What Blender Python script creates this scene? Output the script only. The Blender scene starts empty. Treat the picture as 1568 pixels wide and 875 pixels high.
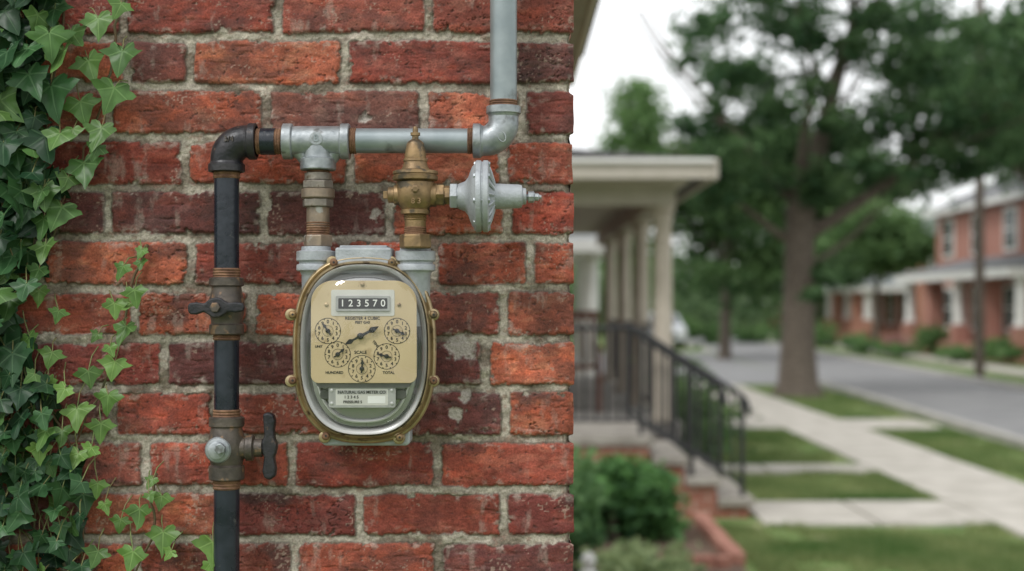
import bpy, math, random, bmesh
import numpy as np
from mathutils import Vector, Matrix
random.seed(7); rng=np.random.default_rng(7)
D=1.93; H=1.70; F=2178.0
scene=bpy.context.scene
col=scene.collection

def K(out): return (D-out)/F
def S(px,py,out=0.0):
    k=K(out); return Vector(((px-784)*k,-out,H+(470-py)*k))
def Y(d): return d-D

# ---------------------------------------------------------------- materials
def newmat(name):
    m=bpy.data.materials.new(name); m.use_nodes=True
    nt=m.node_tree; b=nt.nodes["Principled BSDF"]
    return m,nt,b
def setspec(b,v):
    b.inputs['Specular IOR Level'].default_value=v
def pbr(name,c1,c2=None,scale=20,rough=0.5,metal=0.0,bump=0.0,bscale=200,speck=None,speck_scale=150,speck_amt=0.62,rough2=None,spec=0.5,detail=6):
    m,nt,b=newmat(name); N=nt.nodes; L=nt.links
    if c2 is None: c2=tuple(x*0.8 for x in c1)
    tc=N.new('ShaderNodeTexCoord')
    no=N.new('ShaderNodeTexNoise'); no.inputs['Scale'].default_value=scale; no.inputs['Detail'].default_value=detail
    L.new(tc.outputs['Object'],no.inputs['Vector'])
    cr=N.new('ShaderNodeValToRGB'); cr.color_ramp.elements[0].position=0.35; cr.color_ramp.elements[1].position=0.65
    cr.color_ramp.elements[0].color=(*c1,1); cr.color_ramp.elements[1].color=(*c2,1)
    L.new(no.outputs['Fac'],cr.inputs['Fac'])
    out=cr.outputs['Color']
    if speck is not None:
        n2=N.new('ShaderNodeTexNoise'); n2.inputs['Scale'].default_value=speck_scale; n2.inputs['Detail'].default_value=8
        L.new(tc.outputs['Object'],n2.inputs['Vector'])
        c3=N.new('ShaderNodeValToRGB'); c3.color_ramp.elements[0].position=speck_amt; c3.color_ramp.elements[1].position=speck_amt+0.08
        L.new(n2.outputs['Fac'],c3.inputs['Fac'])
        mx=N.new('ShaderNodeMix'); mx.data_type='RGBA'
        L.new(c3.outputs['Color'],mx.inputs[0]); L.new(out,mx.inputs[6]); mx.inputs[7].default_value=(*speck,1)
        out=mx.outputs[2]
    L.new(out,b.inputs['Base Color'])
    b.inputs['Metallic'].default_value=metal; setspec(b,spec)
    if rough2 is None: rough2=min(1,rough+0.12)
    mr=N.new('ShaderNodeMapRange'); mr.inputs['To Min'].default_value=rough; mr.inputs['To Max'].default_value=rough2
    L.new(no.outputs['Fac'],mr.inputs['Value']); L.new(mr.outputs['Result'],b.inputs['Roughness'])
    if bump>0:
        n3=N.new('ShaderNodeTexNoise'); n3.inputs['Scale'].default_value=bscale; n3.inputs['Detail'].default_value=5
        L.new(tc.outputs['Object'],n3.inputs['Vector'])
        bp=N.new('ShaderNodeBump'); bp.inputs['Strength'].default_value=0.8; bp.inputs['Distance'].default_value=bump
        L.new(n3.outputs['Fac'],bp.inputs['Height']); L.new(bp.outputs['Normal'],b.inputs['Normal'])
    return m

M_black=pbr('black_pipe_paint',(0.009,0.013,0.021),(0.022,0.028,0.040),30,0.18,0.0,0.0005,120,speck=(0.19,0.18,0.165),speck_scale=32,speck_amt=0.67,rough2=0.40)
M_iron=pbr('malleable_iron',(0.055,0.047,0.042),(0.125,0.103,0.083),45,0.40,0.35,0.0008,260,speck=(0.24,0.15,0.09),speck_scale=70,speck_amt=0.58)
M_blackiron=pbr('black_iron',(0.015,0.016,0.020),(0.038,0.035,0.038),45,0.33,0.2,0.0008,260,speck=(0.12,0.08,0.06),speck_scale=80,speck_amt=0.64)
M_rust=pbr('rusty_thread',(0.12,0.058,0.033),(0.24,0.13,0.072),90,0.65,0.2,0.0010,300)
M_galv=pbr('galvanized_steel',(0.25,0.275,0.29),(0.40,0.425,0.44),60,0.38,0.6,0.0005,220,speck=(0.17,0.175,0.175),speck_scale=40,speck_amt=0.60)
M_galvp=pbr('galvanized_pipe_paint',(0.24,0.28,0.295),(0.32,0.36,0.375),25,0.34,0.4,0.0003,120,speck=(0.15,0.165,0.165),speck_scale=22,speck_amt=0.62)
M_brass=pbr('aged_brass',(0.33,0.22,0.11),(0.20,0.135,0.072),60,0.42,0.6,0.0006,240,speck=(0.10,0.08,0.055),speck_scale=45,speck_amt=0.56)
M_brasspipe=pbr('brass_nipple',(0.33,0.255,0.185),(0.21,0.17,0.135),60,0.40,0.55,0.0006,200,speck=(0.40,0.39,0.36),speck_scale=50,speck_amt=0.56)
M_union=pbr('union_metal',(0.18,0.16,0.14),(0.28,0.25,0.21),60,0.40,0.55,0.0008,240,speck=(0.12,0.09,0.06),speck_scale=60,speck_amt=0.6)
M_rim=pbr('brass_rim',(0.47,0.37,0.22),(0.33,0.255,0.145),40,0.33,0.7,0.0004,150,speck=(0.17,0.125,0.075),speck_scale=50,speck_amt=0.58)
M_cast=pbr('cast_aluminium',(0.32,0.34,0.365),(0.42,0.445,0.465),40,0.48,0.3,0.0009,300,speck=(0.24,0.23,0.22),speck_scale=30,speck_amt=0.62)
M_plate=pbr('dial_plate',(0.50,0.385,0.225),(0.56,0.44,0.265),18,0.42,0.1,0.0001,100,speck=(0.41,0.30,0.165),speck_scale=40,speck_amt=0.60)
M_silver=pbr('silver_label',(0.52,0.51,0.47),(0.60,0.59,0.55),30,0.4,0.2)
M_name=pbr('name_plate',(0.33,0.33,0.325),(0.43,0.43,0.42),60,0.35,0.5)
M_chrome=pbr('inner_metal',(0.56,0.56,0.55),(0.47,0.47,0.465),12,0.30,0.25)
M_drum=pbr('inner_drum_metal',(0.42,0.42,0.415),(0.29,0.29,0.29),14,0.20,0.55)
M_dark=pbr('dark_interior',(0.08,0.08,0.08),(0.14,0.14,0.138),20,0.3,0.5)
M_ink=pbr('black_ink',(0.010,0.010,0.010),(0.015,0.015,0.015),20,0.5)
M_white=pbr('white_digit',(0.75,0.75,0.72),(0.7,0.7,0.68),20,0.5)

def glassmat(name,f0=0.035,rough=0.015):
    # thin clear shell: symmetric Schlick reflectance on both faces
    m=bpy.data.materials.new(name); m.use_nodes=True; nt=m.node_tree; N=nt.nodes; L=nt.links
    for n in list(N): N.remove(n)
    o=N.new('ShaderNodeOutputMaterial'); t=N.new('ShaderNodeBsdfTransparent'); g=N.new('ShaderNodeBsdfGlossy')
    g.inputs['Roughness'].default_value=rough; t.inputs['Color'].default_value=(0.98,0.985,0.98,1)
    ge=N.new('ShaderNodeNewGeometry'); dp=N.new('ShaderNodeVectorMath'); dp.operation='DOT_PRODUCT'
    L.new(ge.outputs['Incoming'],dp.inputs[0]); L.new(ge.outputs['Normal'],dp.inputs[1])
    def mth(op,a,b):
        n=N.new('ShaderNodeMath'); n.operation=op
        for i,x in enumerate((a,b)):
            if isinstance(x,(int,float)): n.inputs[i].default_value=x
            elif x is not None: L.new(x,n.inputs[i])
        return n.outputs[0]
    ab_=mth('ABSOLUTE',dp.outputs['Value'],None); iv=mth('SUBTRACT',1.0,ab_); pw=mth('POWER',iv,5.0)
    fr=mth('ADD',mth('MULTIPLY',pw,0.8),f0*1.6)
    mx=N.new('ShaderNodeMixShader'); L.new(fr,mx.inputs[0]); L.new(t.outputs[0],mx.inputs[1]); L.new(g.outputs[0],mx.inputs[2]); L.new(mx.outputs[0],o.inputs['Surface'])
    return m
M_glass=glassmat('clear_glass')

# ---------------------------------------------------------------- mesh helpers
def empty(name,loc=(0,0,0)):
    e=bpy.data.objects.new(name,None); e.location=loc; e.empty_display_size=0.1; col.objects.link(e); return e
def mk(name,verts,faces,mat=None,par=None,smooth=True,sharp=35,recalc=True):
    me=bpy.data.meshes.new(name); me.from_pydata([tuple(v) for v in verts],[],faces); me.update()
    if recalc and len(faces)>3:
        bm=bmesh.new(); bm.from_mesh(me); bmesh.ops.recalc_face_normals(bm,faces=bm.faces); bm.to_mesh(me); bm.free()
    if mat is not None: me.materials.append(mat)
    if smooth:
        me.polygons.foreach_set('use_smooth',[True]*len(me.polygons))
        try: me.set_sharp_from_angle(angle=math.radians(sharp))
        except Exception: pass
    o=bpy.data.objects.new(name,me); col.objects.link(o)
    if par is not None: o.parent=par; o.matrix_parent_inverse=Matrix.Translation(-Vector(par.location))
    return o
def npmesh(name,V,Fc,mat,par=None,colors=None,smooth=True,uv=None):
    me=bpy.data.meshes.new(name); n=len(V); m,k=Fc.shape
    me.vertices.add(n); me.vertices.foreach_set('co',np.ascontiguousarray(V,dtype=np.float32).ravel())
    me.loops.add(m*k); me.loops.foreach_set('vertex_index',np.ascontiguousarray(Fc,dtype=np.int32).ravel())
    me.polygons.add(m); me.polygons.foreach_set('loop_start',np.arange(0,m*k,k,dtype=np.int32))
    try: me.polygons.foreach_set('loop_total',np.full(m,k,dtype=np.int32))
    except Exception: pass
    me.polygons.foreach_set('use_smooth',np.full(m,smooth))
    me.update(calc_edges=True)
    if colors is not None:
        a=me.color_attributes.new('Col','FLOAT_COLOR','POINT')
        c=np.ones((n,4),dtype=np.float32); c[:,:3]=colors; a.data.foreach_set('color',c.ravel())
    if uv is not None:
        u=me.uv_layers.new(name='UV'); u.data.foreach_set('uv',np.ascontiguousarray(uv[Fc.ravel()],dtype=np.float32).ravel())
    me.materials.append(mat)
    o=bpy.data.objects.new(name,me); col.objects.link(o)
    if par is not None: o.parent=par; o.matrix_parent_inverse=Matrix.Translation(-Vector(par.location))
    return o
def frame(ax):
    ax=Vector(ax).normalized(); up=Vector((0,0,1)) if abs(ax.z)<0.9 else Vector((0,-1,0))
    u=ax.cross(up).normalized(); v=ax.cross(u).normalized(); return ax,u,v
def lathe(name,p0,axis,prof,mat,par=None,seg=36,scale=1.0,smooth=True,phase=0,sharp=32):
    ax,u,v=frame(axis); p0=Vector(p0); V=[];Fs=[]
    for (t,r) in prof:
        for i in range(seg):
            a=2*math.pi*i/seg+phase; V.append(p0+ax*(t*scale)+(u*math.cos(a)+v*math.sin(a))*(r*scale))
    n=len(prof)
    for j in range(n-1):
        for i in range(seg):
            a=j*seg+i;b=j*seg+(i+1)%seg; Fs.append((a,b,b+seg,a+seg))
    Fs.append(tuple(range(seg-1,-1,-1))); Fs.append(tuple((n-1)*seg+i for i in range(seg)))
    return mk(name,V,Fs,mat,par,smooth,sharp)
def hexnut(name,p0,axis,h,r,mat,par,scale,phase=0.0,seg=6):
    o=lathe(name,p0,axis,[(0,r*0.9),(h*0.10,r),(h*0.90,r),(h,r*0.9)],mat,par,seg=seg,scale=scale,smooth=False,phase=phase)
    m=o.modifiers.new('bevel','BEVEL'); m.width=0.0006; m.segments=2; return o
def sweep(name,pts,radii,mat,par=None,seg=28,sharp=40,caps=True):
    pts=[Vector(p) for p in pts]; V=[];Fs=[]; n=len(pts)
    t=(pts[1]-pts[0]).normalized(); ax,u,v=frame(t)
    for j in range(n):
        if j==0: tt=(pts[1]-pts[0])
        elif j==n-1: tt=pts[-1]-pts[-2]
        else: tt=pts[j+1]-pts[j-1]
        tt=tt.normalized(); u=(u-tt*u.dot(tt)).normalized(); v=tt.cross(u)
        for i in range(seg):
            a=2*math.pi*i/seg; V.append(pts[j]+(u*math.cos(a)+v*math.sin(a))*radii[j])
    for j in range(n-1):
        for i in range(seg):
            a=j*seg+i;b=j*seg+(i+1)%seg; Fs.append((a,b,b+seg,a+seg))
    if caps:
        Fs.append(tuple(range(seg-1,-1,-1))); Fs.append(tuple((n-1)*seg+i for i in range(seg)))
    return mk(name,V,Fs,mat,par,True,sharp)
def box(name,a,b,mat,par=None,bevel=0.0):
    x0,y0,z0=[min(a[i],b[i]) for i in range(3)]; x1,y1,z1=[max(a[i],b[i]) for i in range(3)]
    V=[(x0,y0,z0),(x1,y0,z0),(x1,y1,z0),(x0,y1,z0),(x0,y0,z1),(x1,y0,z1),(x1,y1,z1),(x0,y1,z1)]
    Fs=[(0,3,2,1),(4,5,6,7),(0,1,5,4),(1,2,6,5),(2,3,7,6),(3,0,4,7)]
    o=mk(name,V,Fs,mat,par,False,recalc=False)
    if bevel>0:
        m=o.modifiers.new('bevel','BEVEL'); m.width=bevel; m.segments=2
    return o
def poly(name,pts,out0,out1,mat,par,bevel=0.0,ref=None):
    ref=out1 if ref is None else ref
    V=[];n=len(pts)
    for o_ in (out1,out0):
        for p in pts:
            s=S(p[0],p[1],ref); V.append((s.x,-o_,s.z))
    A=sum(pts[i][0]*pts[(i+1)%n][1]-pts[(i+1)%n][0]*pts[i][1] for i in range(n))
    Fs=[tuple(range(n)),tuple(range(2*n-1,n-1,-1))]+[(i,i+n,(i+1)%n+n,(i+1)%n) for i in range(n)]
    if A>0: Fs=[tuple(reversed(f)) for f in Fs]
    o=mk(name,V,Fs,mat,par,False)
    if bevel>0:
        m=o.modifiers.new('bevel','BEVEL'); m.width=bevel; m.segments=3; m.limit_method='ANGLE'
    return o
def rrect(x0,y0,x1,y1,r,n=8,rb=None):
    rb=r if rb is None else rb; pts=[]
    for (cx,cy,a0,rr) in ((x1-r,y0+r,-90,r),(x1-rb,y1-rb,0,rb),(x0+rb,y1-rb,90,rb),(x0+r,y0+r,180,r)):
        for i in range(n+1):
            a=math.radians(a0+90*i/n); pts.append((cx+rr*math.cos(a),cy+rr*math.sin(a)))
    return pts
def text(s,px,py,size,out,mat,par,ang=0,ref=None,ext=0.0001,name=None,bold=0.00012):
    c=bpy.data.curves.new(name or 'lettering','FONT'); c.body=s; c.size=size*K(out)*1.35; c.align_x='CENTER'; c.align_y='CENTER'; c.extrude=ext; c.offset=bold
    c.materials.append(mat); o=bpy.data.objects.new(name or 'lettering',c); col.objects.link(o)
    p=S(px,py,ref or out); p.y=-out; o.location=p; o.rotation_euler=(math.radians(90),math.radians(ang),0)
    o.parent=par; o.matrix_parent_inverse=Matrix.Translation(-Vector(par.location)); return o

# ---------------------------------------------------------------- numpy noise
def hsh(ix,iy,seed):
    ix=ix.astype(np.int64); iy=iy.astype(np.int64)
    h=(ix*374761393+iy*668265263+seed*2147483647)&0xFFFFFFFF
    h=((h^(h>>13))*1274126177)&0xFFFFFFFF
    h=(h^(h>>16))&0xFFFFFFFF
    h=((h^(h>>15))*2246822519)&0xFFFFFFFF
    h=(h^(h>>13))&0xFFFFFFFF
    return h/4294967295.0
def vn(x,y,seed):
    x0=np.floor(x); y0=np.floor(y); fx=x-x0; fy=y-y0
    fx=fx*fx*(3-2*fx); fy=fy*fy*(3-2*fy)
    a=hsh(x0,y0,seed);b=hsh(x0+1,y0,seed);c=hsh(x0,y0+1,seed);d=hsh(x0+1,y0+1,seed)
    return (a*(1-fx)+b*fx)*(1-fy)+(c*(1-fx)+d*fx)*fy
def fbm(x,y,seed,o=4):
    s=0;am=0.5;t=0
    for i in range(o):
        ca,sa=math.cos(0.6*i),math.sin(0.6*i)
        s=s+am*vn((x*ca-y*sa)*2**i+13.7*i,(x*sa+y*ca)*2**i+7.1*i,seed+i); t+=am; am*=0.55
    return s/t
def sm(x,a=0.0,b=1.0):
    t=np.clip((x-a)/(b-a),0,1); return t*t*(3-2*t)
def mix(a,b,t): return a*(1-t[:,None])+np.asarray(b)*t[:,None]

JO={0:[188,424,656],1:[-45,195,289,528,783],2:[-60,165,406,648,800],3:[50,282,535,770],4:[-70,165,402,596,776],
5:[-180,60,292,527,665,811],6:[-40,204,385,600,770],7:[10,250,490,743],8:[-60,172,330,545,773],9:[-20,222,446,670],
10:[-100,125,345,550,773],11:[-30,95,210,450,672]}
def joints(r):
    rr=random.Random(r*17+3)
    if r in JO: js=list(JO[r])
    else: js=[878-(118 if r%2 else 205)+rr.uniform(-8,8)]
    while js[0]>-3400: js.insert(0,js[0]-240-rr.uniform(-5,5))
    return np.array([js[0]-240]+js+[960.0])
PAL=np.array([(0.212,0.048,0.034),(0.270,0.067,0.041),(0.170,0.042,0.035),(0.240,0.057,0.038),(0.310,0.088,0.051),(0.108,0.035,0.032),(0.220,0.061,0.044)])
MORT=np.array((0.425,0.38,0.31))
def wall(px,py,side=False):
    wx=px+5*(fbm(px/70,py/70,11,2)-.5)+4.5*(fbm(px/11,py/11,12,2)-.5)
    wy=py+6*(fbm(px/90,py/50,21,2)-.5)+4.5*(fbm(px/11,py/11,22,2)-.5)
    r=np.floor((wy+20)/77.0).astype(int); fy=wy+20-77.0*r; dy=np.minimum(fy,77-fy)
    dx=np.zeros_like(px); bid=np.zeros_like(px); cxn=np.zeros_like(px)
    for q in np.unique(r):
        m=r==q; js=joints(int(q))
        if side: js=np.array([878-240*40+ (118 if q%2 else 0)+240*i for i in range(42)],dtype=float)
        w=wx[m]; i=np.clip(np.searchsorted(js,w),1,len(js)-1)
        dx[m]=np.minimum(w-js[i-1],js[i]-w); bid[m]=i+1000*q; cxn[m]=(w-js[i-1])/(js[i]-js[i-1])-.5
    z=np.zeros_like(bid)
    ra=hsh(bid,z,31); rb=hsh(bid,z,32); rc=hsh(bid,z,33); rd=hsh(bid,z,34)
    ex=dx-5.9-2.0*(rb-.5); ey=dy-5.3-2.2*(rc-.5)
    c=6.0
    d=np.where((ex<c)&(ey<c),c-np.hypot(c-ex,c-ey),np.minimum(ex,ey))
    chip=np.clip(fbm(px/18,py/16,41,4)-.61,0,1)
    d=d-chip*38-1.8*(vn(px/4.5,py/4.5,42)-.5)
    g=np.clip(1-np.hypot(px-706,(py-532)*1.1)/36,0,1)+0.9*np.clip(1-np.hypot(px-712,(py-607))/15,0,1)+0.9*np.clip(1-np.hypot((px-697)*.7,(py-634))/16,0,1)+0.7*np.clip(1-np.hypot((px-560)*.9,(py-182))/15,0,1)+0.7*np.clip(1-np.hypot((px-575),(py-326)*.8)/14,0,1)
    if side: g=g*0
    gm=sm(g+0.9*(fbm(px/9,py/9,47,4)-.5),0.25,0.55)*(g>0)
    b=sm(d,-0.5,3.0)*(1-0.8*gm)
    hm=-0.0052+0.0030*(fbm(px/22,py/22,51,3)-.5)+0.0028*(fbm(px/5.0,py/5.0,52,3)-.5)+0.004*np.clip(fbm(px/50,py/30,53,2)-.5,0,1)*4
    pit=np.clip(fbm(px/7,py/5.5,61,3)-.69,0,1)*(0.3+0.9*rd)
    hb=0.0005*(ra-.5)*3+0.0020*(rb-.5)*cxn+0.0016*(fbm(px/30,py/18,62,3)-.5)+0.0008*(fbm(px/5,py/4,63,3)-.5)-0.011*pit
    hb=hb-0.0018*np.clip(fbm(px/34,py/7,66,3)-.63,0,1)*4
    ck=np.abs(fbm(px/60,py/34,67,4)-.5); ckm=(rd>0.78)
    hb=hb-0.0020*(1-sm(ck,0.0,0.008))*ckm
    edge=sm(d,0.0,9.0); hb=hb-0.0024*(1-edge)**2
    h=hm*(1-b)+hb*b
    pi=(ra*6.999).astype(int); base=PAL[pi]*(0.80+0.40*rb)[:,None]
    if not side:
        for q,x0,x1,cc in ((1,535,780,(0.20,0.050,0.037)),(4,170,400,(0.115,0.038,0.033)),(4,410,600,(0.11,0.040,0.035)),(2,410,650,(0.17,0.068,0.052)),(2,800,880,(0.145,0.042,0.034)),(1,780,880,(0.12,0.047,0.041)),(5,660,880,(0.25,0.067,0.042)),(5,300,520,(0.19,0.048,0.035)),(8,330,545,(0.24,0.065,0.043)),(0,424,656,(0.24,0.067,0.048)),(0,188,424,(0.18,0.046,0.034)),(3,770,880,(0.25,0.067,0.043)),(8,773,880,(0.26,0.072,0.043)),(1,289,528,(0.31,0.09,0.052)),(1,195,289,(0.16,0.054,0.044)),(2,165,406,(0.26,0.075,0.046)),(6,204,385,(0.28,0.077,0.047)),(6,770,880,(0.27,0.075,0.045)),(10,550,773,(0.22,0.053,0.037)),(9,446,670,(0.19,0.045,0.034))):
            m=(r==q)&(wx>x0)&(wx<x1); base[m]=cc
    n1=fbm(px/40,py/25,71,4); n2=fbm(px/9,py/6,72,3); n3=vn(px/2.6,py/2.2,73)
    cb=base*(0.58+0.84*n1)[:,None]*(0.66+0.68*n2)[:,None]*(0.84+0.32*n3)[:,None]
    cb=mix(cb,cb*np.array((1.30,1.8,1.8)),sm(fbm(px/26,py/14,74,4),0.5,0.75)*0.65)
    cb=mix(cb,cb*np.array((1.40,1.12,0.92)),sm(fbm(px/45,py/22,70,4),0.52,0.7)*0.6)
    soot=sm(fbm(px/55,py/38,75,5),0.48,0.68); cb=mix(cb,(0.058,0.037,0.035),soot*0.72*(0.30+0.70*rd))
    cb=mix(cb,(0.045,0.032,0.030),sm(pit,0.01,0.06)*0.5)
    lime=sm(fbm(px/13,py/9,76,4),0.58,0.74)*(1-sm(d,1,18))+0.5*sm(fbm(px/18,py/50,77,5),0.64,0.80)
    cb=mix(cb,(0.40,0.34,0.29),np.clip(lime,0,1)*0.58)
    fleck=sm(vn(px/3.1,py/2.7,78)*fbm(px/30,py/30,79,2),0.53,0.63); cb=mix(cb,(0.38,0.28,0.22),fleck*0.55)
    cb=mix(cb,cb*0.55,(1-sm(ck,0,0.010))*ckm*0.8)
    cm=MORT*(0.62+0.5*fbm(px/34,py/20,81,4))[:,None]*(0.62+0.76*fbm(px/4.5,py/4.5,82,3))[:,None]
    cm=mix(cm,cm*np.array((0.42,0.37,0.34)),sm(fbm(px/55,py/32,83,5),0.48,0.63)*0.82)
    cm=mix(cm,(0.25,0.14,0.105),sm(fbm(px/9,py/7,84,4),0.60,0.75)*0.45)
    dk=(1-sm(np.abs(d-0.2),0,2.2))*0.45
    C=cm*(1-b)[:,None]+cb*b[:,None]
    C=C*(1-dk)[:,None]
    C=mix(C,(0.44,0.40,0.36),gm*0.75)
    return h,np.clip(C,0.004,0.8),b,d

def wallmat():
    m,nt,b=newmat('weathered_brick'); N=nt.nodes; L=nt.links
    at=N.new('ShaderNodeAttribute'); at.attribute_name='Col'
    tc=N.new('ShaderNodeTexCoord')
    n=N.new('ShaderNodeTexNoise'); n.inputs['Scale'].default_value=420; n.inputs['Detail'].default_value=4
    L.new(tc.outputs['Object'],n.inputs['Vector'])
    mr=N.new('ShaderNodeMapRange'); mr.inputs['From Min'].default_value=0.3; mr.inputs['From Max'].default_value=0.7; mr.inputs['To Min'].default_value=0.76; mr.inputs['To Max'].default_value=1.24
    L.new(n.outputs['Fac'],mr.inputs['Value'])
    vm=N.new('ShaderNodeVectorMath'); vm.operation='SCALE'; L.new(at.outputs['Color'],vm.inputs[0]); L.new(mr.outputs['Result'],vm.inputs['Scale'])
    L.new(vm.outputs[0],b.inputs['Base Color']); b.inputs['Roughness'].default_value=0.82; setspec(b,0.28)
    bp=N.new('ShaderNodeBump'); bp.inputs['Distance'].default_value=0.0008; bp.inputs['Strength'].default_value=0.9
    L.new(n.outputs['Fac'],bp.inputs['Height']); L.new(bp.outputs['Normal'],b.inputs['Normal'])
    return m
M_wall=wallmat()
XC=94/1128.5
def grid(nx,nz):
    i=np.arange(nx-1)[None,:]+np.arange(nz-1)[:,None]*nx
    return np.stack([i,i+1,i+nx+1,i+nx],-1).reshape(-1,4)
def front(name,x0,x1,z0,z1,step,par):
    nx=int((x1-x0)/step)+1; nz=int((z1-z0)/step)+1
    X,Z=np.meshgrid(np.linspace(x0,x1,nx),np.linspace(z0,z1,nz)); X=X.ravel();Z=Z.ravel()
    px=784+X*1128.5; py=470-(Z-H)*1128.5
    h,C,b,d=wall(px,py)
    e=sm(X,XC-0.016,XC) if x1>XC-1e-6 else X*0
    hs=(-0.006*(1-b))+0.004*(fbm(py/40,py*0+3,91,3)-.5)+0.003*(hsh(np.floor((py+20)/77),py*0,92)-.5)
    h=h-0.007*e**3
    V=np.stack([X+hs*e,-h,Z],-1)
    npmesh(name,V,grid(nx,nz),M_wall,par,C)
house=empty('brick_house')
zt=H+0.46; zb=H-0.40
front('front_wall_detail',-0.74,XC,zb,zt,0.0012,house)
front('front_wall_left',-3.0,-0.74,0,2.8,0.007,house)
front('front_wall_top',-0.74,XC,zt,2.8,0.005,house)
front('front_wall_bottom',-0.74,XC,0,zb,0.005,house)
def side(par):
    ny=420; nz=460
    Yy,Z=np.meshgrid(np.linspace(0.009,5.0,ny),np.linspace(0,2.8,nz)); Yy=Yy.ravel();Z=Z.ravel()
    px=878-Yy*1128.5*0.98; py=470-(Z-H)*1128.5
    h,C,b,d=wall(px,py,True)
    V=np.stack([XC-0.002+h*0.8,Yy,Z],-1)
    npmesh('side_wall',V,grid(ny,nz),M_wall,par,C)
side(house)
M_trim=pbr('painted_trim',(0.41,0.375,0.31),(0.47,0.43,0.37),6,0.6)
M_white_trim=pbr('white_trim',(0.66,0.65,0.61),(0.72,0.71,0.68),5,0.5)
M_soff=pbr('soffit',(0.36,0.34,0.30),(0.42,0.40,0.35),5,0.6)
M_roofd=pbr('dark_shingle',(0.06,0.06,0.065),(0.11,0.105,0.10),8,0.9,0,0.01,30)
M_roofm=pbr('slate_shingle',(0.13,0.135,0.14),(0.19,0.19,0.195),5,0.9,0,0.01,30)
M_roofg=pbr('grey_shingle',(0.27,0.295,0.31),(0.35,0.37,0.38),6,0.9,0,0.01,30)
box('light_block_core',(-2.98,0.02,0),(XC-0.02,4.98,2.79),M_trim,house)  # unseen box inside the brick faces, added to block light
box('soffit',(-3.2,-0.1,2.801),(0.285,5.15,2.83),M_soff,house)
box('fascia',(0.285,-0.1,2.795),(0.305,5.15,2.98),M_white_trim,house)
mk('roof',[(-3.3,-0.15,2.95),(0.36,-0.15,2.95),(0.36,5.2,2.95),(-3.3,5.2,2.95),(-1.4,-0.15,4.1),(-1.4,5.2,4.1)],[(0,4,5,3),(1,2,5,4),(0,1,4),(2,3,5),(0,3,2,1)],M_roofd,house,False)

# ---------------------------------------------------------------- pipes
O=0.046; k=K(O)
def vp(x,y): return S(x,y,O)
DOWN=(0,0,-1); RIGHT=(1,0,0); FRONT=(0,-1,0); UP=(0,0,1)
def vprof(x,ys,mat,name,par,seg=36):
    y0=ys[0][0]; return lathe(name,vp(x,y0),DOWN,[(y-y0,r) for y,r in ys],mat,par,seg=seg,scale=k)
def hprof(y,xs,mat,name,par,seg=36):
    x0=xs[0][0]; return lathe(name,vp(x0,y),RIGHT,[(x-x0,r) for x,r in xs],mat,par,seg=seg,scale=k)
def threads(a,b,r,n=5):
    L=[]
    for i in range(n*2+1): L.append((a+(b-a)*i/(n*2), r+(0.7 if i%2 else -0.5)))
    return L
gp=empty('black_gas_pipe',vp(347,500))
PX=347
vprof(PX,[(262,19),(428,19)],M_black,'upper_pipe',gp)
vprof(PX,[(512,19),(640,19)],M_black,'middle_pipe',gp)
lathe('lower_pipe',vp(PX,735),DOWN,[(0,19.5),(135,19.5),((vp(PX,735).z+0.0)/k,19.5)],M_black,gp,scale=k)
def elbow(name,c_in,corner,c_out,R,r,mat,par,beadr,bl=12):
    a=vp(*c_in); c=vp(*corner); b=vp(*c_out)
    da=(a-c).normalized(); db=(b-c).normalized(); Rm=R*k
    pts=[a]; rad=[r*k]
    cen=c+da*Rm+db*Rm
    for i in range(17):
        t=math.pi/2*i/16; p=cen-db*Rm*math.cos(t)-da*Rm*math.sin(t)
        pts.append(p); rad.append((r+1.2*math.sin(2*t))*k)
    pts.append(b); rad.append(r*k)
    sweep(name+'_bend',pts,rad,mat,par,seg=40)
    for p,dd,nm in ((a,-da,'a'),(b,-db,'b')):
        lathe(name+'_collar_'+nm,p,dd,[(0,beadr-4),(0.3,beadr-1),(1.2,beadr),(bl-2,beadr),(bl-.8,beadr-.8),(bl,r+1.4),(bl+2,r+.6),(bl+4,r-.5)],mat,par,scale=k,sharp=25)
elbow('elbow',(393,217),(347,217),(347,264),30,24.5,M_blackiron,gp,28,13)
text('3/4',350,213,9,O+25.5*k,M_iron,gp,ext=.0012)
hprof(217,threads(392,432,19.5,9),M_rust,'rusty_nipple',gp)
hprof(217,[(400,20.6),(422,20.6)],M_black,'nipple_paint',gp)
vprof(PX,threads(263,274,20.2,2),M_rust,'rust_ring',gp)
vprof(PX,threads(411,428,20.6,4),M_rust,'rust_thread_1',gp)
vprof(PX,[(425,22),(426,25.5),(427,26.5),(437.5,26.5),(438.5,25),(439.5,22.5),(447,23),(458,26),(470,27.5),(482,26),(491,23.5),(496,23.5),(497,25.5),(498,26.5),(511,26.5),(512.5,25),(513,21)],M_iron,'valve_body_1',gp)
vprof(PX,threads(513,521,20.4,2),M_rust,'rust_thread_2',gp)
p=vp(330,471); lathe('valve_stem_1',Vector((p.x+0.004,-O-0.008,p.z)),FRONT,[(0,14),(16,14),(17,12),(24,12)],M_iron,gp,scale=k)
hv=[(287,468),(290,464),(300,463),(312,465),(318,460),(326,456),(336,456),(343,461),(350,464),(362,463),(371,464),(374,470),(372,477),(360,479),(348,478),(342,483),(334,487),(325,487),(318,482),(311,478),(300,482),(291,482),(287,477)]
poly('valve_lever_1',hv,O+0.030,O+0.040,M_blackiron,gp,0.0022)
hexnut('valve_nut_1',S(330,471,O+0.040),FRONT,7,8,M_iron,gp,k)
vprof(PX,threads(627,640,20.6,3),M_rust,'rust_thread_3',gp)
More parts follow.
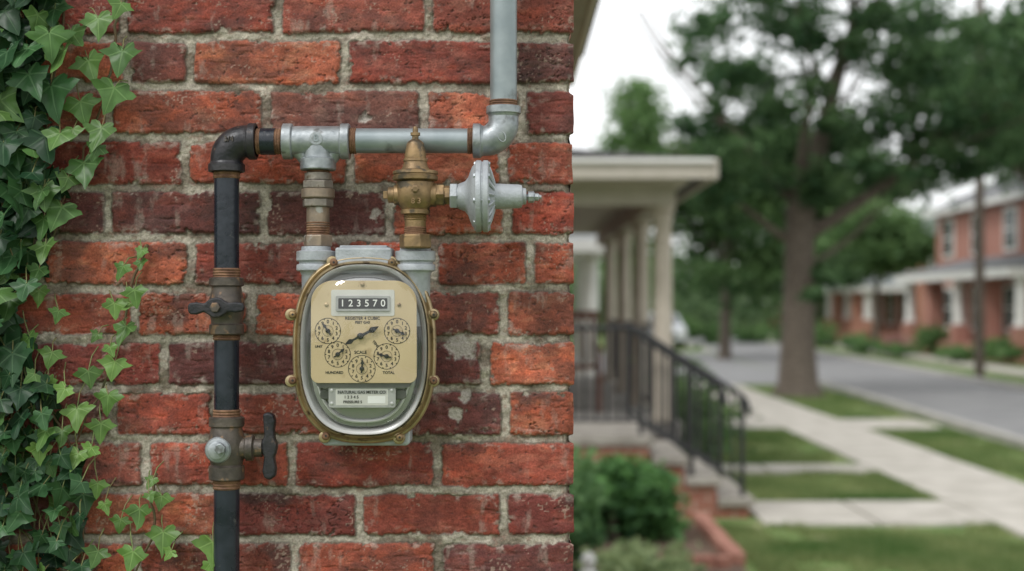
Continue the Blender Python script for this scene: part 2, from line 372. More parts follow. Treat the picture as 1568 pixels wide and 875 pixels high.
vprof(PX,[(638,22),(639,26),(640,27),(652,27),(653.5,25.5),(654.5,23.5),(660,24.5),(670,27),(684,28),(700,26.5),(711,24),(713,25.5),(714,27),(733,27),(734.5,25.5),(735,21)],M_iron,'valve_body_2',gp)
vprof(PX,threads(735,749,20.4,3),M_rust,'rust_thread_4',gp)
p=vp(339,687)
lathe('plug_boss',Vector((p.x,-O-0.010,p.z)),FRONT,[(0,20),(14,20),(17,18),(18,13),(26,13),(27,11)],M_galv,gp,scale=k)
hexnut('plug_nut',S(338,687,O+0.034),FRONT,8,8.5,M_galv,gp,k,phase=0.3)
hprof(686,[(362,17),(376,17),(378,20),(388,20),(390,14),(402,14)],M_iron,'side_outlet',gp)
hv=[(402,634),(410,632),(418,635),(421,645),(419,660),(420,672),(424,682),(422,694),(419,702),(422,718),(421,730),(413,736),(404,733),(401,722),(404,702),(400,690),(400,678),(404,668),(403,650)]
poly('valve_lever_2',hv,O-0.006,O+0.010,M_blackiron,gp,0.003)
hexnut('outlet_nut',vp(393,686),RIGHT,12,11,M_iron,gp,k)
gv=empty('galvanized_pipe',vp(640,216))
hprof(217,[(433,22),(433.5,26),(434.5,27.5),(447,27.5),(448.2,26.5),(449,23.2),(458,23.6),(487,23.6),(514,23.6),(521,23.2),(522,26.5),(523,27.5),(534.5,27.5),(535.7,26),(536,21)],M_galv,'tee_run',gv)
vprof(487,[(217,23),(238,23.4),(242,24),(243.5,26),(244.5,27.5),(259.5,27.5),(261,26.3),(261.5,20)],M_galv,'tee_branch',gv)
for sx in (-1,1):
    sweep('tee_fillet',[vp(487+sx*37,228),vp(487+sx*24,233),vp(487+sx*17,245)],[12*k,14*k,12*k],M_galv,gv,seg=20)
text('B',484,212,11,O+24.5*k,M_galvp,gv,ext=.0008)
lathe('tee_mark',S(484,212,O+23.3*k),FRONT,[(0,10),(0.9,10),(1.0,9)],M_galv,gv,scale=k)
hprof(216,threads(536,546,19.8,3),M_rust,'thread_a',gv)
hprof(216,[(543,19),(722,19)],M_galvp,'horizontal_pipe',gv)
hprof(216,threads(716,726,19.8,3),M_rust,'thread_b',gv)
elbow('elbow',(724,216),(771,216),(771,163),30,23,M_galv,gv,26.5,13)
vprof(771,threads(154,164,21.2,3),M_rust,'thread_c',gv)
p=vp(771,158); lathe('riser_pipe',p,UP,[(0,20.6),(1.15/k,20.6)],M_galvp,gv,scale=k)
ring=[]
for i in range(25):
    a=2*math.pi*i/24; ring.append(S(768+6*math.cos(a)+2*math.sin(a),209+8*math.sin(a),O+23.5*k))
sweep('elbow_mark',ring,[0.0007]*25,M_galv,gv,seg=6)

# ---------------------------------------------------------------- meter
mt=empty('gas_meter',S(556,536,0.05))
vprof(487,threads(261,268,17,2),M_rust,'inlet_thread',mt)
vprof(487,[(265,18.5),(265.6,20.5),(276,20.5),(277,19)],M_union,'inlet_collar',mt)
hexnut('union_nut_top',vp(487,277),DOWN,13,24.5,M_union,mt,k,phase=0.25,seg=8)
vprof(487,[(289,21),(290,24),(291,25.5),(303,25.5),(304.5,23.5),(306,21)],M_brasspipe,'union_ring',mt)
hexnut('union_nut_bottom',vp(487,305),DOWN,13,24,M_union,mt,k,phase=0.1,seg=8)
vprof(487,[(316,17.5),(350,17.5)],M_brasspipe,'inlet_nipple',mt)
vprof(487,threads(340,362,17.7,6),M_rust,'inlet_thread2',mt)
hexnut('inlet_hex',vp(487,360),DOWN,19,23,M_brasspipe,mt,k,phase=0.2)
def port(cx,rb,o_):
    kk=K(o_); ys=[(378,rb-8),(384,rb-7),(385,rb-1),(386,rb),(399,rb),(400.5,rb-1),(401,rb-4),(405,rb-4),(405.5,rb-1),(407,rb-.3),(414,rb-.3),(415.5,rb-1.4),(416,rb-5),(422,rb-8),(500,rb-9)]
    lathe('port',S(cx,378,o_),DOWN,[(y-378,r) for y,r in ys],M_cast,mt,scale=kk)
port(484,30,0.050); port(636,31,0.064)
poly('top_bridge',rrect(513,379,600,420,4),0.03,0.078,M_cast,mt,0.003)
poly('top_cap',rrect(520,376,593,384,2),0.036,0.072,M_cast,mt,0.001)
NS=120
def oval(name,cx,cy,loops,mat,par,ref=0.09,cap0=False,cap1=False,n=2.6,sharp=40):
    c=S(cx,cy,ref); kk=K(ref); V=[];Fs=[]
    for (a,b,o_) in loops:
        for i in range(NS):
            t=2*math.pi*i/NS; ct,st=math.cos(t),math.sin(t)
            x=math.copysign(abs(ct)**(2/n),ct)*a*kk; z=math.copysign(abs(st)**(2/n),st)*b*kk
            V.append((c.x+x,-o_,c.z+z))
    for j in range(len(loops)-1):
        for i in range(NS):
            a_=j*NS+i;b_=j*NS+(i+1)%NS; Fs.append((a_,a_+NS,b_+NS,b_))
    if cap0: Fs.append(tuple(range(NS-1,-1,-1)))
    if cap1: Fs.append(tuple((len(loops)-1)*NS+i for i in range(NS)))
    return mk(name,V,Fs,mat,par,True,sharp)
CX,CY=556,536
A_,B_=110,144
def ab(i,o_): return (A_-i,B_-i,o_)
oval('casting',CX,CY,[ab(22,0.012),ab(10,0.02),ab(6,0.03),ab(6,0.064)],M_cast,mt,cap0=True,cap1=True)
poly('bottom_lug',rrect(492,650,628,683,8),0.02,0.066,M_cast,mt,0.003)
oval('rim',CX,CY,[ab(6,0.060),ab(0,0.062),ab(-1,0.066),ab(-1,0.074),ab(1,0.0775),ab(3,0.0785),ab(4.5,0.0770),ab(5.5,0.0755),ab(6.8,0.0765),ab(8,0.081),ab(9,0.084),ab(10.2,0.0850),ab(11.3,0.084),ab(12,0.080),ab(12.2,0.070)],M_rim,mt,sharp=60)
oval('glass_cover',CX,CY,[ab(11.8,0.078),ab(12.5,0.090),ab(15,0.101),ab(20,0.111),ab(28,0.119),ab(40,0.126),ab(58,0.131),ab(80,0.134),ab(100,0.135)],M_glass,mt,cap1=True,sharp=180)
oval('inner_ring',CX,CY,[ab(12.6,0.066),ab(13,0.086),ab(14,0.088),ab(18,0.087),ab(20,0.085),ab(22,0.074),ab(27,0.070),ab(30,0.069)],M_chrome,mt,sharp=60)
oval('back_plate',CX,CY,[ab(12,0.066),ab(12,0.0685)],M_chrome,mt,cap0=True,cap1=True)
oval('inner_drum',CX,CY+4,[(84,116,0.068),(84,116,0.078),(82,114,0.081),(78,110,0.082)],M_drum,mt,cap1=True)
oval('drum_lip',CX,CY+10,[(74,102,0.082),(74,102,0.088),(72,100,0.0895),(70,98,0.088),(69,97,0.083)],M_chrome,mt)
poly('lower_band',rrect(490,597,622,612,6),0.083,0.090,M_dark,mt,0.001)
poly('dial_mount',rrect(484,436,630,594,24,rb=8),0.0825,0.1005,M_dark,mt)
poly('dial_plate',rrect(476,430,638,587,34,10,rb=12),0.101,0.1035,M_plate,mt,0.0006)
OP=0.1036
poly('counter_label',rrect(507,444,604,484,3,4),OP-.0004,OP+0.0006,M_silver,mt)
poly('counter_frame',rrect(514,453,597,477,2,4),OP+0.0006,OP+0.003,M_name,mt,0.0006)
poly('counter_window',rrect(518,457,593,473,1,3),OP+0.003,OP+0.0034,M_ink,mt)
for i,ch in enumerate('123570'):
    text(ch,524.5+12.4*i,465,11,OP+0.0036,M_white,mt,name='counter_digit')
text('REGISTER 4 CUBIC',555,487.8,4.8,OP+0.0002,M_ink,mt); text('FEET GAS',555,494,4,OP+0.0002,M_ink,mt)
text('.  .  .  .',555,437,4,OP+0.0002,M_ink,mt)
for (x,y) in ((500,467),(611,467),(555,436)):
    lathe('plate_screw',S(x,y,OP),FRONT,[(0,3.2),(1.2,3.0),(1.8,2)],M_rim,mt,seg=14,scale=K(OP))
def ringm(cx,cy,r,w,out,mat,name='dial_ring'):
    V=[];Fs=[];n=48;kk=K(OP)
    c=S(cx,cy,OP)
    for i in range(n):
        a=2*math.pi*i/n
        for rr in (r-w,r): V.append((c.x+rr*kk*math.cos(a),-out,c.z+rr*kk*math.sin(a)))
    for i in range(n):
        j=(i+1)%n; Fs.append((2*i,2*j,2*j+1,2*i+1))
    mk(name,V,Fs,mat,mt,False)
def hand(cx,cy,ang,l,w,tail,out,mat,name='hand'):
    a=math.radians(ang); d=(math.sin(a),-math.cos(a)); n=(-d[1],d[0])
    P=lambda t,s:(cx+d[0]*t+n[0]*s,cy+d[1]*t+n[1]*s)
    poly(name,[P(-tail,-w*.9),P(-tail,w*.9),P(-tail*.3,w*.55),P(0,w*.9),P(l*.45,w*.7),P(l*.62,w*1.7),P(l*.72,w*1.4),P(l,0),P(l*.72,-w*1.4),P(l*.62,-w*1.7),P(l*.45,-w*.7),P(0,-w*.9),P(-tail*.3,-w*.55)],out-0.0004,out,mat,mt)
dials=[(502,507,-35),(608,507,115),(517,543,50),(592,546,-75),(554,565,5)]
for (x,y,an) in dials:
    R=20 if y<560 else 21
    ringm(x,y,R,0.9,OP+0.0002,M_ink); ringm(x,y,8.5,0.5,OP+0.0002,M_ink)
    for i in range(10):
        a=math.radians(36*i); text(str(i),x+14*math.sin(a),y-14*math.cos(a),5.4,OP+0.0002,M_ink,mt,name='dial_numeral')
        b=math.radians(36*i+18)
        poly('tick',[(x+17.5*math.sin(b-.04),y-17.5*math.cos(b-.04)),(x+19.6*math.sin(b-.04),y-19.6*math.cos(b-.04)),(x+19.6*math.sin(b+.04),y-19.6*math.cos(b+.04)),(x+17.5*math.sin(b+.04),y-17.5*math.cos(b+.04))],OP,OP+0.0002,M_ink,mt)
    hand(x,y,an,14,1.6,7,OP+0.0022,M_ink,'small_hand')
    lathe('hand_hub',S(x,y,OP+0.0005),FRONT,[(0,3.6),(2.4,3.4),(3,2)],M_ink,mt,seg=16,scale=K(OP))
hand(552,515,62,32,2.8,0,OP+0.0045,M_ink,'main_hand'); hand(552,515,242,28,2.3,0,OP+0.0045,M_ink,'main_hand_b')
lathe('main_hub',S(552,515,OP),FRONT,[(0,5),(5,5),(6,4),(7,2)],M_ink,mt,seg=18,scale=K(OP))
text('SCALE',552,540,5,OP+.0002,M_ink,mt); text('HUNDRED',512,571,4.2,OP+.0002,M_ink,mt); text('TOTAL',595,571,4.2,OP+.0002,M_ink,mt); text('TENS',575,527,4,OP+.0002,M_ink,mt,ang=50); text('UNIT',488,531,3.6,OP+.0002,M_ink,mt)
poly('name_plate',rrect(503,592,606,625,4,5),0.096,0.0985,M_name,mt,0.0006)
poly('name_panel',rrect(514,596,594,621,1,3),0.0985,0.0988,M_silver,mt)
poly('name_band',rrect(516,598,592,604,1,3),0.0988,0.0990,M_name,mt)
text('NATURAL GAS METER CO',554,601,4.6,0.0992,M_ink,mt); text('1 2 3 4 5',538,608.5,4.6,0.0991,M_ink,mt); text('PRESSURE 5',540,616,4.2,0.0991,M_ink,mt)
poly('name_box',rrect(563,607,590,618,1,3),0.0988,0.0990,M_white,mt)
for (x,y) in ((508,598),(508,618),(600,598),(600,618)):
    lathe('screw',S(x,y,0.0985),FRONT,[(0,2.6),(1.2,2.4),(1.7,1.5)],M_chrome,mt,seg=12,scale=K(0.1))
for (x,y) in ((511,402),(600,402),(448,482),(664,482),(448,583),(664,583),(499,668),(612,670)):
    lathe('rim_lug',S(x,y,0.062),FRONT,[(0,9.5),(15,9.5),(17.5,8.5),(18,7)],M_rim,mt,seg=22,scale=K(0.07))
    lathe('rim_screw',S(x,y,0.078),FRONT,[(0,6.2),(3,6.0),(5,4.6),(6,2)],M_rust if (x+y)%2 else M_brass,mt,seg=18,scale=K(0.07))
    lathe('screw_slot',S(x,y,0.0828),FRONT,[(0,2),(0.6,2)],M_ink,mt,seg=4,scale=K(0.07),smooth=False)

# ---------------------------------------------------------------- brass valve
O=0.078; k=K(O)
bv=empty('brass_shutoff_valve',vp(636,300))
vprof(636,[(194,2.6),(195,3.2),(198,4.2),(203,4.2),(203.5,7.5),(208,7.5),(208.5,5),(213,5),(215,8),(218,12.0),(221,13.5),(238,16.5),(243,16.5),(244,18.5),(247.5,18.8),(248,17.5),(255,19),(260,22),(262,32),(263,34.5),(267,35),(268,33),(270,33),(271,35),(276,34.5),(277,32),(278,26)],M_brass,'bonnet',bv)
vprof(636,[(277,26),(280,29),(288,30),(297,30.5),(306,30),(314,26),(321,21),(322,22.5),(328,22.5),(329,18.5)],M_brass,'valve_body',bv)
hprof(299,[(594,10),(595,12),(603,12),(604,15),(616,17)],M_brass,'end_plug',bv)
hexnut('plug_square',vp(587,299),RIGHT,8,8,M_brass,bv,k,seg=4,phase=.785)
lathe('vent_screw',S(636,290,O+28*k),FRONT,[(0,6),(5,6),(6,4)],M_brass,bv,seg=6,scale=k,smooth=False)
hprof(299,[(655,18),(668,18)],M_brass,'outlet_neck',bv)
hexnut('outlet_hex',vp(666,299),RIGHT,15,17.5,M_brass,bv,k)
text('8 3',637,308,9,O+30*k,M_brass,bv,ext=0.0009)
vprof(636,[(326,16.5),(362,16)],M_brass,'down_pipe',bv)
vprof(636,threads(329,338,17,3),M_brass,'down_thread',bv)
vprof(636,threads(348,360,16.8,4),M_rust,'down_thread_b',bv)
hexnut('down_hex',vp(636,359),DOWN,22,25,M_brass,bv,k,phase=.15)
rg=empty('pressure_regulator',vp(740,300))
hexnut('inlet_hex',vp(680,299),RIGHT,10,15,M_brass,rg,k,phase=.3)
hexnut('neck_hex',vp(689,300),RIGHT,12,21,M_cast,rg,k,phase=.1)
hprof(301,[(699,17),(704,20),(712,23),(717,29),(720,38),(723,45),(727,50),(728,51),(729,54.5),(730,55),(736,55),(737,54.3),(737.5,52.5),(739.5,52.5),(740,54.3),(741,55),(747,55),(748,54),(749,49),(750,38),(753,30),(756,24),(758,21)],M_cast,'diaphragm_case',rg,seg=48)
hprof(301,[(755,21.5),(757,21.5),(758,19.8),(794,18.2),(799,17),(800,13),(805,12.5),(806,10)],M_cast,'spring_barrel',rg)
hprof(302,[(804,5),(808,5),(809,9),(817,9),(819,6),(824,6),(826,3.5),(829,3)],M_galv,'vent_tip',rg,seg=8)
for i in range(8):
    a=2*math.pi*i/8+0.2; p=vp(726,301)+Vector((0,math.cos(a),math.sin(a)))*(49*k)
    lathe('case_bolt',p,RIGHT,[(0,4),(2,4.6),(4,4.6),(23,4.6),(25,4)],M_galv,rg,seg=6,scale=k,smooth=False)
for i in range(16):
    a=2*math.pi*i/16; c=vp(748,301); q=Vector((0,math.cos(a),math.sin(a)))
    sweep('case_rib',[c+q*(46*k),c+q*(36*k)+Vector((4*k,0,0)),c+q*(21*k)+Vector((9*k,0,0))],[0.0020,0.0020,0.0016],M_cast,rg,seg=6)
O=0.046; k=K(O)

# ---------------------------------------------------------------- ivy
def leafmat():
    m,nt,b=newmat('ivy_leaf'); N=nt.nodes; L=nt.links
    at=N.new('ShaderNodeAttribute'); at.attribute_name='Col'
    uv=N.new('ShaderNodeUVMap'); uv.uv_map='UV'
    def mth(op,a,b_=None):
        n=N.new('ShaderNodeMath'); n.operation=op
        for i,x in enumerate((a,b_)):
            if x is None: continue
            if isinstance(x,(int,float)): n.inputs[i].default_value=x
            else: L.new(x,n.inputs[i])
        return n.outputs[0]
    best=None
    for ang in (-90,-28,208,38,142):
        t=(math.cos(math.radians(ang)),math.sin(math.radians(ang)),0); nn=(-t[1],t[0],0)
        d1=N.new('ShaderNodeVectorMath'); d1.operation='DOT_PRODUCT'; L.new(uv.outputs[0],d1.inputs[0]); d1.inputs[1].default_value=nn
        d2=N.new('ShaderNodeVectorMath'); d2.operation='DOT_PRODUCT'; L.new(uv.outputs[0],d2.inputs[0]); d2.inputs[1].default_value=t
        dist=mth('ABSOLUTE',d1.outputs['Value'])
        w=mth('SUBTRACT',0.028,mth('MULTIPLY',d2.outputs['Value'],0.027))
        mask=mth('MULTIPLY',mth('LESS_THAN',dist,w),mth('GREATER_THAN',d2.outputs['Value'],0.0))
        best=mask if best is None else mth('MAXIMUM',best,mask)
    tc=N.new('ShaderNodeTexCoord'); no=N.new('ShaderNodeTexNoise'); no.inputs['Scale'].default_value=60; no.inputs['Detail'].default_value=5
    L.new(tc.outputs['Object'],no.inputs['Vector'])
    mr=N.new('ShaderNodeMapRange'); mr.inputs['To Min'].default_value=0.5; mr.inputs['To Max'].default_value=1.5; L.new(no.outputs['Fac'],mr.inputs['Value'])
    sc=N.new('ShaderNodeVectorMath'); sc.operation='SCALE'; L.new(at.outputs['Color'],sc.inputs[0]); L.new(mr.outputs['Result'],sc.inputs['Scale'])
    vs=N.new('ShaderNodeVectorMath'); vs.operation='MULTIPLY_ADD'; L.new(at.outputs['Color'],vs.inputs[0]); vs.inputs[1].default_value=(1.7,1.5,1.7); vs.inputs[2].default_value=(0.04,0.055,0.03)
    mx=N.new('ShaderNodeMix'); mx.data_type='RGBA'
    L.new(mth('MULTIPLY',best,0.65),mx.inputs[0])
    L.new(sc.outputs[0],mx.inputs[6]); L.new(vs.outputs[0],mx.inputs[7])
    L.new(mx.outputs[2],b.inputs['Base Color']); b.inputs['Roughness'].default_value=0.38; setspec(b,0.26)
    tr=N.new('ShaderNodeBsdfTranslucent'); L.new(mx.outputs[2],tr.inputs['Color'])
    ms=N.new('ShaderNodeMixShader'); ms.inputs[0].default_value=0.2
    o=N['Material Output']; L.new(b.outputs[0],ms.inputs[1]); L.new(tr.outputs[0],ms.inputs[2]); L.new(ms.outputs[0],o.inputs['Surface'])
    bp=N.new('ShaderNodeBump'); bp.inputs['Distance'].default_value=0.0006; L.new(best,bp.inputs['Height']); bp.invert=True; L.new(bp.outputs['Normal'],b.inputs['Normal'])
    return m
M_leaf=leafmat()
halfo=[(0.0,0.03),(0.07,0.13),(0.18,0.22),(0.31,0.24),(0.40,0.18),(0.40,0.06),(0.52,0.02),(0.68,-0.06),(0.56,-0.19),(0.40,-0.28),(0.29,-0.36),(0.24,-0.50),(0.13,-0.74),(0.0,-0.94)]
outl=halfo+[(-x,y) for x,y in reversed(halfo[1:-1])]
def leaf_template(var):
    r=random.Random(var); o=np.array(outl); o=o*np.array((r.uniform(.85,1.15),r.uniform(.82,1.05)))+np.array([[r.uniform(-.04,.04),r.uniform(-.04,.04)] for _ in outl])
    n=len(o); c=np.array([0.0,-0.06]); P=[c]+[c+(q-c)*0.5 for q in o]+[q for q in o]
    P=np.array(P); fold=r.uniform(.02,.25); curl=r.uniform(-.15,.35)
    rr=np.hypot(P[:,0],P[:,1]+.06)
    z=fold*np.abs(P[:,0])-curl*rr**2*0.8+0.05*np.sin(P[:,1]*9+var)*rr+0.08*np.cos(4*np.arctan2(P[:,1]+.06,P[:,0])+1)*rr+0.05*P[:,0]*r.uniform(-1,1)
    V=np.column_stack([P,z]); T=[]
    for i in range(n):
        j=(i+1)%n; T+= [(0,1+j,1+i),(1+i,1+j,1+n+j),(1+i,1+n+j,1+n+i)]
    return V,np.array(T)
TPL=[leaf_template(i) for i in range(14)]
leaves=[]
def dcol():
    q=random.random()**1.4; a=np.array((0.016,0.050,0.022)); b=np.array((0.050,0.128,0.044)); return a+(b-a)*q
def lcol():
    q=random.random(); a=np.array((0.085,0.18,0.042)); b=np.array((0.18,0.32,0.075)); return a+(b-a)*q
def interp(y,tab):
    ys=[t[0] for t in tab]; xs=[t[1] for t in tab]; return np.interp(y,ys,xs)
edge=[(-60,90),(0,82),(60,100),(140,85),(230,72),(300,62),(380,54),(430,42),(500,32),(560,46),(610,84),(660,110),(720,132),(780,112),(830,122),(900,145)]
random.seed(21)
def pts_poisson(n,mind):
    P=[];t=0
    while len(P)<n and t<n*60:
        t+=1; y=random.uniform(-60,930); x=random.uniform(-150,interp(y,edge)+random.uniform(-22,12))
        if vn(np.array([x/60.0]),np.array([y/60.0]),401)[0]<0.28 and random.random()<0.75: continue
        md=mind*(0.75 if y>560 else 1)
        if all((x-a)**2+(y-b)**2>md*md for a,b in P): P.append((x,y))
    return P
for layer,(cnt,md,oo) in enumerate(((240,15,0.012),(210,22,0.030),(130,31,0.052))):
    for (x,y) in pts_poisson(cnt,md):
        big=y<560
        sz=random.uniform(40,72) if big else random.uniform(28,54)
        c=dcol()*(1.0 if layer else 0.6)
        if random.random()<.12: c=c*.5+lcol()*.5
        leaves.append((x,y,oo+random.uniform(-.008,.012),sz,random.gauss(0,30),random.gauss(0,24),random.uniform(-5,48),c))
strand=[(150,38,52,-10),(186,14,40,20),(188,90,62,5),(135,103,56,-25),(175,146,58,12),(123,166,52,-20),(156,207,58,8),(128,262,62,-10),(95,330,66,10),(150,232,36,30),(110,60,50,-30),(92,215,55,10),(66,300,55,0),(70,385,50,-10),(112,205,36,0),(104,280,40,20),(60,420,40,20)]
for x,y,s,r in strand: leaves.append((x,y-s*.2,0.03+random.uniform(0,.02),s,r+random.uniform(-8,8),random.uniform(-25,25),random.uniform(10,35),lcol()*0.55+dcol()*0.4))
sprig=[(218,386,24,10),(216,404,22,-20),(189,412,30,10),(206,450,40,0),(175,470,38,-12),(193,506,44,8),(150,515,24,20),(176,560,42,0),(135,575,44,-14),(166,610,40,12),(118,632,46,-5),(70,590,44,0),(100,600,36,12),(155,655,44,10),(95,665,40,-12),(60,690,40,5),(168,535,26,-30),(200,468,26,30),
 (234,738,26,0),(248,765,36,12),(214,786,44,-8),(250,822,50,10),(204,852,52,-6),(150,850,40,10),(326,838,54,8),(228,760,22,-30),(262,848,26,25),(185,800,30,15),(150,745,34,0),(120,700,40,10),(322,868,34,-30),(60,450,36,0),(90,480,26,10),(45,520,34,-15),(80,545,36,10),(140,690,30,20),(160,775,26,-15)]
for x,y,s,r in sprig: leaves.append((x,y-s*.15,0.022+random.uniform(0,.02),s,r+random.uniform(-12,12),random.uniform(-25,25),random.uniform(5,35),lcol()*random.uniform(.75,1.0)))
LV=[];LT=[];LC=[];LU=[];off=0
ivy=empty('ivy',S(60,440,0.02))
stems=[]
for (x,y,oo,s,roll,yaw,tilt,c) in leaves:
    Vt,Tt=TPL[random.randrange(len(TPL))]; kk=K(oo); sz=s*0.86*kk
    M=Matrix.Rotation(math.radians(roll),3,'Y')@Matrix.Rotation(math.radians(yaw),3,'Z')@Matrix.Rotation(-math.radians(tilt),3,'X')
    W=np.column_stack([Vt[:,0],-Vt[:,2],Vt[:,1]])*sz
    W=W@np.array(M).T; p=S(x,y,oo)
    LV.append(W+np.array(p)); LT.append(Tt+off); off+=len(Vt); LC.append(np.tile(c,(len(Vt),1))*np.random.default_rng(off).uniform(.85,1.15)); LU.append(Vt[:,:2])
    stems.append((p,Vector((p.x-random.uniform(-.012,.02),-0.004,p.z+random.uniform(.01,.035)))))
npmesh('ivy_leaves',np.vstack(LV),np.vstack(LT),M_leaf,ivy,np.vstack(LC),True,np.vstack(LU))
M_stem=pbr('ivy_stem',(0.10,0.10,0.045),(0.14,0.075,0.04),60,0.7)
M_pet=pbr('ivy_petiole',(0.14,0.20,0.06),(0.20,0.16,0.07),60,0.6)
def multitube(name,paths,mat,par,seg=6):
    V=[];Fs=[]
    for pts,rad in paths:
        pts=[Vector(p) for p in pts]; base=len(V); _,u,v=frame(pts[1]-pts[0])
        for j,pt in enumerate(pts):
            tt=(pts[min(j+1,len(pts)-1)]-pts[max(j-1,0)]).normalized(); u=(u-tt*u.dot(tt)).normalized(); v=tt.cross(u)
            for i in range(seg):
                a=2*math.pi*i/seg; V.append(pt+(u*math.cos(a)+v*math.sin(a))*rad[j])
        for j in range(len(pts)-1):
            for i in range(seg):
                a=base+j*seg+i;b=base+j*seg+(i+1)%seg; Fs.append((a,b,b+seg,a+seg))
    return mk(name,V,Fs,mat,par,True,180)
paths=[]
for a,b in stems:
    mid=(a+b)/2+Vector((0,-0.006,0.004)); paths.append(([b,mid,a],[0.0010,0.0009,0.0008]))
multitube('petioles',paths,M_pet,ivy,5)
vines=[[(200,-30),(178,40),(170,95),(160,150),(140,210),(115,260),(95,320),(70,390)],[(225,375),(205,420),(195,470),(178,520),(165,570),(150,610),(125,650),(100,720)],[(240,725),(232,770),(240,810),(215,860),(200,910)],[(60,-40),(40,100),(55,230),(30,340),(20,470),(40,600),(60,740),(50,900)],[(100,-40),(90,80),(75,180),(60,300),(50,420)],[(10,500),(60,600),(110,690),(130,800),(120,900)],[(345,890),(325,850),(320,820)],[(0,300),(30,420),(10,560),(30,700),(90,860)]]
paths=[]
for v in vines:
    pts=[]
    for i in range(len(v)-1):
        for t in (0,.33,.66):
            pts.append(S(v[i][0]+(v[i+1][0]-v[i][0])*t+random.uniform(-4,4),v[i][1]+(v[i+1][1]-v[i][1])*t,0.007+random.uniform(0,.004)))
    pts.append(S(*v[-1],0.007)); n=len(pts); paths.append((pts,[0.0022-0.001*i/n for i in range(n)]))
multitube('vines',paths,M_stem,ivy,8)

# ---------------------------------------------------------------- foliage generator
def foliagemat(name,trans=0.25,rough=0.6):
    m,nt,b=newmat(name); N=nt.nodes; L=nt.links
    at=N.new('ShaderNodeAttribute'); at.attribute_name='Col'
    L.new(at.outputs['Color'],b.inputs['Base Color']); b.inputs['Roughness'].default_value=rough; setspec(b,0.3)
    tr=N.new('ShaderNodeBsdfTranslucent'); L.new(at.outputs['Color'],tr.inputs['Color'])
    ms=N.new('ShaderNodeMixShader'); ms.inputs[0].default_value=trans
    L.new(b.outputs[0],ms.inputs[1]); L.new(tr.outputs[0],ms.inputs[2]); L.new(ms.outputs[0],N['Material Output'].inputs['Surface'])
    return m
M_fol=foliagemat('foliage',0.42)
def foliage(name,clumps,size,c1,c2,par=None,seed=1,flat=0.6):
    r=np.random.default_rng(seed); P=[];Cc=[]
    c1=np.array(c1);c2=np.array(c2)
    for (x,y,z,rx,ry,rz,n) in clumps:
        n=max(1,int(n))
        q=np.clip(r.normal(0,.50,size=(n,3)),-1.4,1.4)
        P.append(q*np.array((rx,ry,rz))+np.array((x,y,z)))
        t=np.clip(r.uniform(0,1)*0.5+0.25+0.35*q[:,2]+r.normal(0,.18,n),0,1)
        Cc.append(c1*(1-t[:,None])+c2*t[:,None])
    P=np.vstack(P);Cc=np.vstack(Cc)
    m=P[:,2]>0.01; P=P[m]; Cc=Cc[m]; n=len(P)
    u=r.normal(size=(n,3)); u[:,2]*=flat; u/=np.linalg.norm(u,axis=1)[:,None]
    w=r.normal(size=(n,3)); v=np.cross(u,w); v/=np.linalg.norm(v,axis=1)[:,None]
    s=(size*r.uniform(.6,1.3,n))[:,None]
    V=np.stack([P-u*s,P-v*s*.55+np.cross(u,v)*s*.15,P+u*s,P+v*s*.55+np.cross(u,v)*s*.15],1).reshape(-1,3)
    Fc=np.arange(4*n).reshape(-1,4)
    return npmesh(name,V,Fc,M_fol,par,np.repeat(Cc,4,0),False)
M_bark=pbr('bark',(0.085,0.068,0.053),(0.15,0.122,0.097),14,0.9,0,0.03,20)
